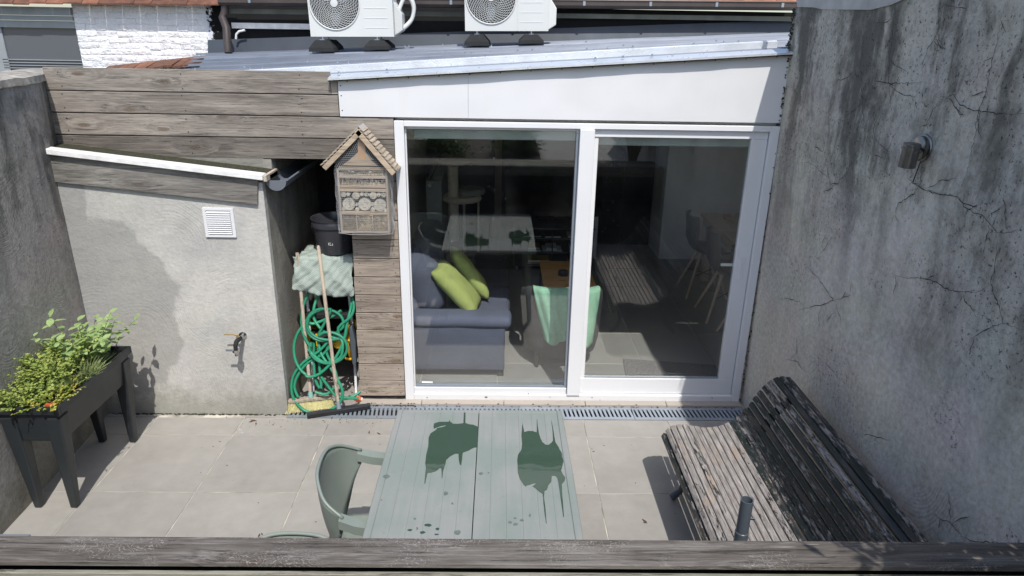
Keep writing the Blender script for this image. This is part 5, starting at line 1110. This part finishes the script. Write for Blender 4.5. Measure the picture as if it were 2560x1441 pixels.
def shrub(loc, h, w_, n, label, L=.05, name='shrub', lowf=.5):
    t = thing(name, loc, label, 'shrub'); lm = leafmesh(L, L * .42, seg=2); fl = MB(); st = MB(); loc = Vector(loc)
    for s in range(11):
        a_ = rnd(0, 6.28); r_ = rnd(.2, 1) * w_; e = loc + Vector((r_ * math.cos(a_), r_ * math.sin(a_), h * rnd(lowf, 1.0))); m_1 = loc.lerp(e, .5) + Vector((rnd(-.08, .08), rnd(-.08, .08), .05)); st.tube([loc, m_1, e], [.02, .012, .004], 5)
        for k in range(n // 11):
            q = (m_1 if random.random() < .35 else e) + Vector((random.gauss(0, 1), random.gauss(0, 1), random.gauss(0, .8))) * w_ * .22; Mr = Matrix.Translation(q) @ Euler((rnd(-1, 1), rnd(-.8, .6), rnd(0, 6.28))).to_matrix().to_4x4() @ Matrix.Scale(rnd(.6, 1.3), 4); fl.add([Mr @ Vector(v) for v in lm.v], lm.f)
    st.build('branches', M['bark'], t); fl.build('foliage', M['leaf_shrub'], t, kind='stuff')
shrub((1.62, -3.80, .97), 1.6, .42, 6500, 'leafy shrub on the right whose shade falls on the timber rail')
shrub((-.78, -5.1, .97), .42, .55, 5500, 'dark shrub mirrored in the left part of the fixed window', lowf=.1); shrub((.22, -4.95, .97), .40, .36, 3600, 'yellow-green shrub mirrored in the right part of the fixed window', lowf=.1)

# ================================================================== INSIDE THE ROOM
def soft(name, mat, parent, a, c_, bev=.04, seg=3, fn=None, label=None):
    """rounded, slightly bulging upholstered block"""
    me = bpy.data.meshes.new(name); bm = bmesh.new(); bmesh.ops.create_cube(bm, size=1)
    a, c_ = Vector(a), Vector(c_); d = c_ - a; m_ = (a + c_) / 2
    for v in bm.verts: v.co = Vector((v.co.x * d.x, v.co.y * d.y, v.co.z * d.z))
    bmesh.ops.bevel(bm, geom=list(bm.edges), offset=min(bev, min(d) * .45), segments=seg, affect='EDGES', profile=.5)
    bmesh.ops.subdivide_edges(bm, edges=[e for e in bm.edges if e.calc_length() > .12], cuts=4, use_grid_fill=True)
    for v in bm.verts:
        q = v.co; v.co = q * 1.0
        fx, fy, fz = 1 - (2 * q.x / d.x) ** 2, 1 - (2 * q.y / d.y) ** 2, 1 - (2 * q.z / d.z) ** 2
        v.co.z += (.10 * d.z * max(0, fx) * max(0, fy)) * (1 if q.z > 0 else 0); v.co += Vector((nz(q.y * 5, q.z * 5), nz(q.x * 5, q.z * 4), nz(q.x * 4, q.y * 5))) * .004
        if fn: v.co = fn(v.co)
    bm.to_mesh(me); bm.free()
    for p_ in me.polygons: p_.use_smooth = True
    me.materials.append(M[mat]); o = bpy.data.objects.new(name, me); C.objects.link(o); o.parent = parent; o.location = m_ - (wloc(parent) if parent else Vector()); 
    return o
sf = thing('sofa', (-.4, 1.2, 0), 'slate blue fabric sofa behind the fixed window pane', 'sofa')
soft('base', 'sofa', sf, (-.80, .40, .07), (.05, 2.12, .30), .03)
soft('arm_panel', 'sofa', sf, (-.84, .365, .065), (.055, .52, .43), .012); soft('armrest', 'sofa', sf, (-.86, .345, .425), (.105, .56, .515), .045, 4)
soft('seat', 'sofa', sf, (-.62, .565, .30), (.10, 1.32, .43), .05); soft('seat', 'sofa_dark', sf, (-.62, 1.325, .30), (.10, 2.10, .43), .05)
soft('backrest', 'sofa', sf, (-.90, .50, .30), (-.62, 2.12, .62), .08)
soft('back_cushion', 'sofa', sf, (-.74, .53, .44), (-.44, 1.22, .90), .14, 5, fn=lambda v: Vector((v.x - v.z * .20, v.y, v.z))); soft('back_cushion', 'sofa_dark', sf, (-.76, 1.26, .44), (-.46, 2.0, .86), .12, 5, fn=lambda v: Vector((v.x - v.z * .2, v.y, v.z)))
for x in (-.78, .0):
    for y in (.39, 2.05): MB().box((x, y, 0), (x + .05, y + .05, .066)).build('foot', M['room_dark'], sf)
MB().box((-.84, 2.14, .05), (.08, 2.26, .44)).build('arm_panel', M['sofa_dark'], sf, bevel=.02)
def pillow(loc, rot, w_, h, d, label, tilt):
    bm = bmesh.new(); bmesh.ops.create_grid(bm, x_segments=14, y_segments=14, size=.5)
    top = [v for v in bm.verts]; g = bmesh.ops.duplicate(bm, geom=list(bm.verts) + list(bm.edges) + list(bm.faces)); low = [v for v in g['geom'] if isinstance(v, bmesh.types.BMVert)]
    for s, vs in ((1, top), (-1, low)):
        for v in vs:
            x, y = v.co.x * 2, v.co.y * 2; e = max(0, (1 - x ** 4) * (1 - y ** 4)) ** .55; pinch = 1 - .07 * (abs(x) ** 2 * (1 - abs(y)) + abs(y) ** 2 * (1 - abs(x))) 
            v.co = Vector((x * w_ / 2 * pinch, y * h / 2 * pinch, s * d / 2 * e * (1 + .10 * nz(x * 2, y * 2, 1, s)) ))
    bmesh.ops.remove_doubles(bm, verts=bm.verts, dist=.0008); bmesh.ops.recalc_face_normals(bm, faces=bm.faces); me = bpy.data.meshes.new('cushion'); bm.to_mesh(me); bm.free()
    for p_ in me.polygons: p_.use_smooth = True
    me.materials.append(M['cushion']); o = bpy.data.objects.new('cushion', me); C.objects.link(o); o.location = loc; o.rotation_euler = rot; tag(o, label, 'cushion', 'lime cushions on the sofa')
pillow((-.325, .66, .645), (R_(3), R_(47), R_(-5)), .50, .33, .135, 'front lime green cushion leaning on the sofa back just behind the armrest', 0)
pillow((-.245, 1.0, .655), (R_(-4), R_(54), R_(6)), .50, .34, .13, 'second lime green cushion on the sofa, behind the front one', 0)
# armchair seen from behind, with fleece
ch = thing('tub_armchair', (.52, .85, 0), 'dark round backed armchair seen from behind with a mint fleece over it', 'armchair')
b = MB(); nA = 26; rows = [(.10, .82), (.14, .93), (.25, 1.0), (.45, 1.03), (.63, 1.05), (.685, 1.04), (.702, .98), (.685, .93), (.6, .86), (.42, .82)]
for (z, k) in rows:
    for i in range(nA + 1):
        t = lerp(-100, 100, i / nA); a_ = R_(270 + t); sxx, syy = .315 * k, .36 * k; ex = 3.0
        ca, sa = math.cos(a_), math.sin(a_); x = sxx * (abs(ca) ** (2 / ex)) * (1 if ca > 0 else -1); y = syy * (abs(sa) ** (2 / ex)) * (1 if sa > 0 else -1)
        drop = .14 * max(0, (abs(t) - 55) / 45) ** 1.2 if z > .5 else 0; b.v.append((.520 + x, .82 + y, z - drop))
for r_ in range(len(rows) - 1):
    for i in range(nA): q = r_ * (nA + 1) + i; b.f.append((q, q + 1, q + nA + 2, q + nA + 1))
b.build('shell', M['sofa_dark'], ch, smooth='all'); soft('seat', 'sofa_dark', ch, (.27, .60, .20), (.78, 1.18, .44), .07, 4)
for sx in (.32, .70):
    for y in (.56, 1.08): MB().tube([(sx, y, .16), (sx, y, .0)], .016, 8).build('leg', M['room_dark'], ch)
def thr(u, v):
    x = lerp(.270, .790, u); q = v
    if q < .25: y = lerp(.62, .455, q / .25); z = lerp(.64, .715, (q / .25) ** .5)
    else:
        s = (q - .25) / .75; drop = lerp(.41, .44, u) + .03 * math.sin(u * 9); y = .452 - .012 * s + .020 * math.sin(u * 17 + s * 2.5) * (.15 + s * .9) + .006 * math.sin(u * 41 - s * 5); z = .715 - drop * s
        x = lerp(.270 + .095 * s, .790 - .045 * s, u)
        y -= .02 * math.sin(min(1, s * 4) * math.pi / 2); y -= .022 * (1 - abs(2 * u - 1) ** 2.5) + .0
    y += .05 * abs(2 * u - 1) ** 4
    return (x, y, z)
b = MB(); grid_sheet(b, thr, 44, 30); o = b.build('fleece_throw', M['throw'], None, smooth='all', origin=(.5, .45, .6)); md = o.modifiers.new('t', 'SOLIDIFY'); md.thickness = .009; md.offset = 1
tag(o, 'mint green fleece throw hanging over the back of the dark armchair', 'blanket')
# coffee table
ct = thing('coffee_table', (.65, 1.65, 0), 'low oak topped coffee table on thin black legs behind the armchair', 'coffee table')
for i in range(4): MB().box((.412 + i * 0, 1.262 + i * .197, .395), (.888, 1.262 + (i + 1) * .197 - .001, .42)).build('top_plank', M['wood_oak'], ct, bevel=.0012)
for x in (.415, .865):
    for y in (1.27, 2.02): MB().box((x, y, 0), (x + .02, y + .02, .3945)).build('leg', M['black'], ct)
    MB().box((x, 1.2905, .375), (x + .02, 2.0195, .3945)).build('rail', M['black'], ct)
cs = thing('coaster_stack', (.62, 1.62, .42), 'small stack of black hexagonal coasters on the oak coffee table', 'coasters')
for i in range(7): MB().prism([(.612 + .052 * math.cos(a_ + .2), 1.625 + .052 * math.sin(a_ + .2), .4205 + i * .0062) for a_ in np.linspace(0, 6.283, 7)[:-1]], (rnd(-.001, .001), 0, .005)).build('coaster', M['black'] if i < 6 else M['bucket'], cs)
# media shelf
ms = thing('media_shelf', (.6, 3.05, 0), 'low dark glass and metal shelf unit on castors filled with books', 'shelf')
for z, y0 in ((.085, 2.90), (.235, 2.92), (.40, 2.92)): MB().box((.17, y0, z - .012), (1.06, 3.35, z)).build('shelf_board', M['shelf'], ms, bevel=.002)
MB().box((.16, 2.90, .505), (1.07, 3.37, .52)).build('top', M['shelf'], ms, bevel=.002)
for x in (.165, .60, 1.05):
    for y in (2.93, 3.33): MB().box((x, y, .086), (x + .014, y + .014, .504)).build('post', M['room_dark'], ms)
for x in (.21, 1.0): MB().lathe([(.032, -.012), (.036, 0), (.032, .012)], 16, Matrix.Translation((x, 2.95, .037)) @ RY).build('castor', M['rad'], ms)
tv = thing('television', (.62, 3.15, .52), 'large black television standing on the shelf unit', 'television')
MB().box((.06, 3.12, .60), (1.16, 3.16, 1.22)).build('screen', plain('black_screen', (.004, .0045, .005), .12), tv, bevel=.004); MB().box((.45, 3.05, .5205), (.78, 3.25, .535)).box((.58, 3.13, .535), (.64, 3.15, .60)).build('stand', M['black'], tv)
bk_ = [('book_a', .25, .22, 0), ('book_d', .29, .20, .02), ('book_b', .90, .20, 0), ('book_a', .60, .24, .0)]
def book(x, y, z, w_, d, h, m_, label): 
    t = thing('book', (x, y, z), label, 'book', 'books lying on the media shelf'); MB().box((x, y, z + .0), (x + w_, y + d, z + .0022)).box((x, y, z + h - .0022), (x + w_, y + d, z + h)).box((x, y + d - .003, z + .0023), (x + w_, y + d, z + h - .0023)).build('cover', M[m_], t)
    MB().box((x + .003, y + .003, z + .0023), (x + w_ - .003, y + d - .0035, z + h - .0023)).build('pages', M['book_a'], t)
labs = 'book lying flat on the media shelf'
for i, (x, z, w_, h, m_, lb_) in enumerate([(.33, .2355, .15, .024, 'book_e', 'dark covered book at the bottom of the left pile on the middle shelf'), (.335, .26, .13, .022, 'book_d', 'yellowish book on top of the left pile on the middle shelf'), (.50, .2355, .22, .012, 'book_a', 'wide white magazine lying under the white book on the middle shelf'),
    (.54, .248, .12, .034, 'book_a', 'thick white book with a dark printed title on the middle shelf'), (.80, .2355, .17, .022, 'book_e', 'grey green book at the foot of the pile with the blue book'), (.81, .258, .16, .018, 'book_c', 'dark red book under the blue book'), (.80, .2765, .17, .04, 'book_b', 'bright blue book on top of the right hand pile'),
    (.33, .0855, .26, .012, 'book_c', 'thin red book under the pictured book on the lowest shelf'), (.34, .098, .24, .03, 'book_d', 'book with yellow and brown picture cover on the lowest shelf'), (.80, .0855, .17, .022, 'book_a', 'white book at the foot of the right pile on the lowest shelf'), (.80, .108, .17, .03, 'book_c', 'red spined book on the right of the lowest shelf'),
    (.28, .4005, .2, .015, 'book_e', 'dark magazine lying on the upper shelf at the left'), (.52, .4005, .18, .018, 'book_e', 'second dark magazine in the middle of the upper shelf'), (.78, .4005, .22, .02, 'book_a', 'large white book at the foot of the stack on the upper shelf'), (.84, .421, .14, .026, 'book_a', 'smaller white book on top of the stack on the upper shelf')]):
    book(x, 2.935 + .01 * (i % 3), z, w_, .2, h, m_, lb_)
# cat tree
ctr = thing('cat_tree', (-.45, 3.2, 0), 'cream cat tree with sisal post and round platforms behind the window', 'cat tree')
def vpost(px_, y, v0, v1, r_, nm='post'):
    a_, c_ = gy(px_, v0, y), gy(px_, v1, y); MB().tube([(a_.x, y, a_.z), (a_.x, y, max(0, c_.z))], r_, 20).build(nm, M['sisal'], ctr, smooth=True); return a_
vpost(1132, 3.0, 415, 600, .058); a_ = gy(1135, 408, 3.0); MB().lathe([(.001, 0), (.17, 0), (.18, .015), (.175, .03), (.001, .03)], 32, Matrix.Translation((a_.x, 3.0, a_.z))).build('platform', M['sisal'], ctr, smooth=True)
a_ = gy(1155, 500, 3.05); MB().lathe([(.001, 0), (.21, 0), (.22, .02), (.20, .055), (.15, .05), (.001, .03)], 32, Matrix.Translation((a_.x, 3.05, a_.z))).build('platform', M['sisal'], ctr, smooth=True)
a2 = gy(1178, 484, 3.2); MB().lathe([(.001, 0), (.15, 0), (.16, .04), (.14, .06), (.001, .05)], 28, Matrix.Translation((a2.x, 3.2, a2.z))).build('basket', M['rad'], ctr, smooth=True)
MB().tube([(gy(1196, 500, 3.2).x, 3.2, gy(1196, 500, 3.2).z), (gy(1196, 500, 3.2).x, 3.2, .0)], .012, 8).build('thin_post', M['sisal'], ctr); MB().tube([(gy(1160, 500, 3.2).x, 3.2, gy(1160, 500, 3.2).z), (gy(1160, 500, 3.2).x, 3.2, .0)], .016, 8).build('thin_post', M['sisal'], ctr)
MB().lathe([(.001, 0), (.24, 0), (.24, .03), (.001, .03)], 32, Matrix.Translation((-.42, 3.15, .0))).build('base', M['sisal'], ctr)
# radiator seen end on
rd = thing('radiator', (-.8, 3.2, 0), 'tall grey green radiator seen end on against the left inner wall', 'radiator'); a_ = gy(1064, 455, 2.9); c_ = gy(1103, 545, 2.9)
MB().box((a_.x, 2.9, .12), (gy(1103, 455, 2.9).x, 4.0, gy(1080, 452, 2.9).z)).build('casing', M['rad'], rd, bevel=.006); MB().box((a_.x + .04, 2.92, gy(1080, 452, 2.9).z + .0005), (a_.x + .055, 3.9, gy(1080, 452, 2.9).z + .004)).build('top_slot', M['room_dark'], rd)
q = gy(1075, 463, 2.9); MB().lathe([(.022, 0), (.018, .03), (.001, .03)], 16, Matrix.Translation((q.x, 2.899, q.z)) @ RX).build('valve', M['zip_white'], rd)
for x in (a_.x + .02, gy(1103, 455, 2.9).x - .04):
    for y in (2.95, 3.9): MB().box((x, y, 0), (x + .02, y + .02, .119)).build('foot', M['rad'], rd)
# indoor air unit near the top of the fixed window
ia = thing('indoor_air_unit', (-.75, .7, 1.9), 'white indoor air conditioner high behind the top left of the window', 'air conditioner'); a_ = gy(1018, 326, .55); c_ = gy(1080, 350, .55)
MB().prism([(-.929, .55, c_.z), (c_.x - .06, .55, c_.z - .004), (c_.x, .55, c_.z + .045), (c_.x, .55, 2.1), (-.929, .55, 2.1)], (0, .8, 0)).build('casing', M['room_white'], ia, bevel=.02, seg=3)
MB().prism([(c_.x - .05, .56, c_.z - .006), (c_.x + .022, .56, c_.z + .028), (c_.x + .020, .56, c_.z + .034), (c_.x - .05, .56, c_.z)], (0, .78, 0)).build('flap', M['room_white'], ia)
# dining table and chairs at the right
dt = thing('dining_table', (2.6, 2.15, 0), 'pale oak dining table seen at the right edge of the sliding door', 'table')
for i in range(5): MB().box((2.205, 1.545 + i * .249, .715), (3.05, 1.545 + (i + 1) * .249 - .0015, .75)).build('top_plank', M['wood_oak_y'], dt, bevel=.0015)
MB().box((2.23, 1.58, .63), (2.25, 2.75, .7145)).build('apron', M['wood_oak_y'], dt)
for x in (2.26, 2.93):
    for y in (1.60, 2.66): MB().box((x, y, 0), (x + .07, y + .07, .7145)).build('leg', M['wood_oak_y'], dt)
b = MB(); b.lathe([(.001, 0), (.05, 0), (.06, .012), (.045, .032), (.001, .04)], 20, Matrix.Translation((2.42, 2.55, .751)) @ Matrix.Scale(1.3, 4, (0, 1, 0))); o = b.build('small_bowl', M['book_c'], None, smooth='all', origin=(2.42, 2.55, .751)); tag(o, 'small dark red rounded object lying on the pale dining table', 'bowl')
def dchair(y, label, x=2.16):
    t = thing('dining_chair', (x, y, 0), label, 'chair', 'dark dining chairs with wooden legs'); b = MB(); pr_ = [(-.25, .86), (-.235, .80), (-.215, .70), (-.20, .58), (-.16, .50), (-.08, .455), (.05, .445), (.2, .455)]
    grid_sheet(b, lambda u, v: (lambda k, f: (x + lerp(pr_[k][0], pr_[min(k + 1, 7)][0], f) + .09 * (abs(2 * v - 1) ** 2.2) * max(0, 1 - u * 1.6), y + lerp(-.22, .22, v) * (.72 + .28 * math.sin(min(1, u * 2.6) * 1.57)), lerp(pr_[k][1], pr_[min(k + 1, 7)][1], f) + .05 * abs(2 * v - 1) ** 3 * max(0, min(1, u * 3 - .6))))(min(6, int(u * 7)), u * 7 - min(6, int(u * 7))), 21, 14)
    o = b.build('shell', M['room_dark'], t, smooth='all'); md = o.modifiers.new('t', 'SOLIDIFY'); md.thickness = .012
    for sx in (-1, 1):
        for sy in (-1, 1): 
            a_, c_ = Vector((x + sx * .07, y + sy * .06, .44)), Vector((x + sx * .21, y + sy * .21, 0)); MB().tube([a_, c_], [.019, .013], 4).build('leg', M['wood_oak_y'], t)
    MB().tube([(x - .14, y - .14, .22), (x + .14, y + .14, .22)], .004, 6).tube([(x + .14, y - .14, .22), (x - .14, y + .14, .22)], .004, 6).build('wire_brace', M['black'], t)
dchair(2.32, 'dark shell dining chair with wooden legs, the farther one of those at the pale table'); dchair(1.68, 'dark shell dining chair with wooden legs, the nearer one of those at the pale table', 2.19)
dchair(1.10, 'dark shell dining chair hidden but for a leg at the edge of the sliding door', 2.24)
# tall dark cabinets at the back
cb = thing('tall_cabinet', (1.55, 4.1, 0), 'tall dark glossy cupboards at the back of the room', 'cabinet')
for x0, x1 in ((1.19, 1.56), (1.565, 1.935)): MB().box((x0, 4.0, .02), (x1, 4.022, 2.08)).build('cabinet_door_and_gap', plain('gloss_dark', (.025, .03, .032), .25) if x0 < 1.3 else M['dark_hole'], cb, bevel=.002)  # glossy door on the left; right sheet is black for the dark gap
MB().box((1.188, 4.0225, .0), (1.938, 4.24, 2.1)).build('carcass', M['room_dark'], cb)
o = thing('low_cupboard', (1.13, 3.6, 0), 'pale low cupboard partly hidden by the white centre post', 'cupboard'); MB().box((1.08, 3.45, 0), (1.186, 3.95, .62)).build('body', M['room_white'], o, bevel=.003); MB().box((1.09, 3.446, .36), (1.18, 3.4495, .364)).build('door_gap', M['dark_hole'], o)
o = thing('door_jamb', (.3, 4.2, 0), 'wooden door frame upright in the dark rear wall of the room', 'door frame'); a_ = gy(1245, 420, 4.15); MB().box((a_.x - .04, 4.15, 0), (a_.x + .05, 4.245, 2.1)).build('upright', M['hotelbox'], o)
# coir mat inside the door
o = MB().hexa([(gz(1558, 902).x, .70, .0008), (1.80, .60, .0008), (1.79, .12, .0008), (1.0, .12, .0008), (gz(1558, 902).x, .70, .010), (1.80, .60, .010), (1.79, .12, .010), (1.0, .12, .010)]).build('doormat', M['mat'], None, origin=(1.4, .4, 0)); tag(o, 'speckled grey doormat lying inside the sliding door', 'mat')
q = gy(1742, 378, 3.449); o = MB().box((q.x - .04, 3.438, q.z - .04), (q.x + .04, 3.4495, q.z + .04)).build('wall_socket', M['zip_white'], None, bevel=.003, origin=(q.x, 3.44, q.z)); tag(o, 'small white switch plate on the bare inner wall at the right', 'switch')

# small litter on the paving
b = MB()
def litter(u, v, s, e=1.5):
    P = gz(u, v, .001); a_ = rnd(0, 6.28); q = [P + Vector((s * e * math.cos(a_ + k * 1.57) if k % 2 == 0 else s * .45 * math.cos(a_ + k * 1.57), s * e * math.sin(a_ + k * 1.57) if k % 2 == 0 else s * .45 * math.sin(a_ + k * 1.57), rnd(0, .004))) for k in range(4)]
    b.add(q + [x + Vector((0, 0, .002)) for x in q], [(0, 1, 2, 3), (4, 5, 6, 7), (0, 1, 5, 4), (1, 2, 6, 5), (2, 3, 7, 6), (3, 0, 4, 7)])
for u, v, s in ((923, 1082, .012), (947, 1085, .012), (1611, 1303, .012), (1613, 1308, .008), (648, 1340, .011), (655, 1336, .008), (634, 1052, .018), (628, 1055, .012), (1484, 1130, .005), (808, 1053, .006), (830, 1046, .010), (850, 1050, .008), (640, 1060, .01), (1700, 1400, .01), (566, 1044, .005), (550, 1105, .005)): litter(u, v, s)
for i in range(90):
    u, v = (rnd(730, 960), rnd(1040, 1062)) if i < 40 else (rnd(600, 720), rnd(1040, 1075)) if i < 60 else (rnd(400, 1700), rnd(1048, 1320)); litter(u, v, rnd(.0015, .004), 1.2)
for i in range(60): 
    P = Vector((rnd(-1.46, -1.01), rnd(-.05, .3), .002)); s = rnd(.003, .010); a_ = rnd(0, 6); b.hexa([P + Vector((s * math.cos(a_ + k * 1.57) * rnd(.5, 1.4), s * math.sin(a_ + k * 1.57), dz)) for dz in (0, .003) for k in range(4)])
o = b.build('leaf_litter', M['dirt'], None); tag(o, 'scattered bits of dead leaf and dirt lying on the paving', 'litter', kind='stuff')
# lichen/whitish scuff on the tile by the shed
b = MB()
for (u, v, s) in ((600, 1078, .05), (622, 1082, .035), (558, 1046, .03), (563, 1080, .02), (640, 1078, .025)):
    P = gz(u, v, .0009); b.add([(P.x + s * rnd(.4, 1.1) * math.cos(a_), P.y + s * .7 * rnd(.4, 1.1) * math.sin(a_), .0009) for a_ in np.linspace(0, 6.28, 15)[:-1]], [tuple(range(14))])
m_ = N('pale_scuff', .9); a_ = m_.n('BsdfTransparent'); f_ = m_.sstep(m_.noise(m_.pos(), 55, 5, .7), .48, .62); x_ = m_.n('MixShader', {0: m_.math('MULTIPLY', f_, .75), 1: a_.outputs[0], 2: m_.b.outputs[0]}); m_.b.inputs['Base Color'].default_value = (.6, .6, .58, 1); m_.t.links.new(x_.outputs[0], m_.t.nodes['Material Output'].inputs[0])
b.build('pale_stain', m_.m, pf)
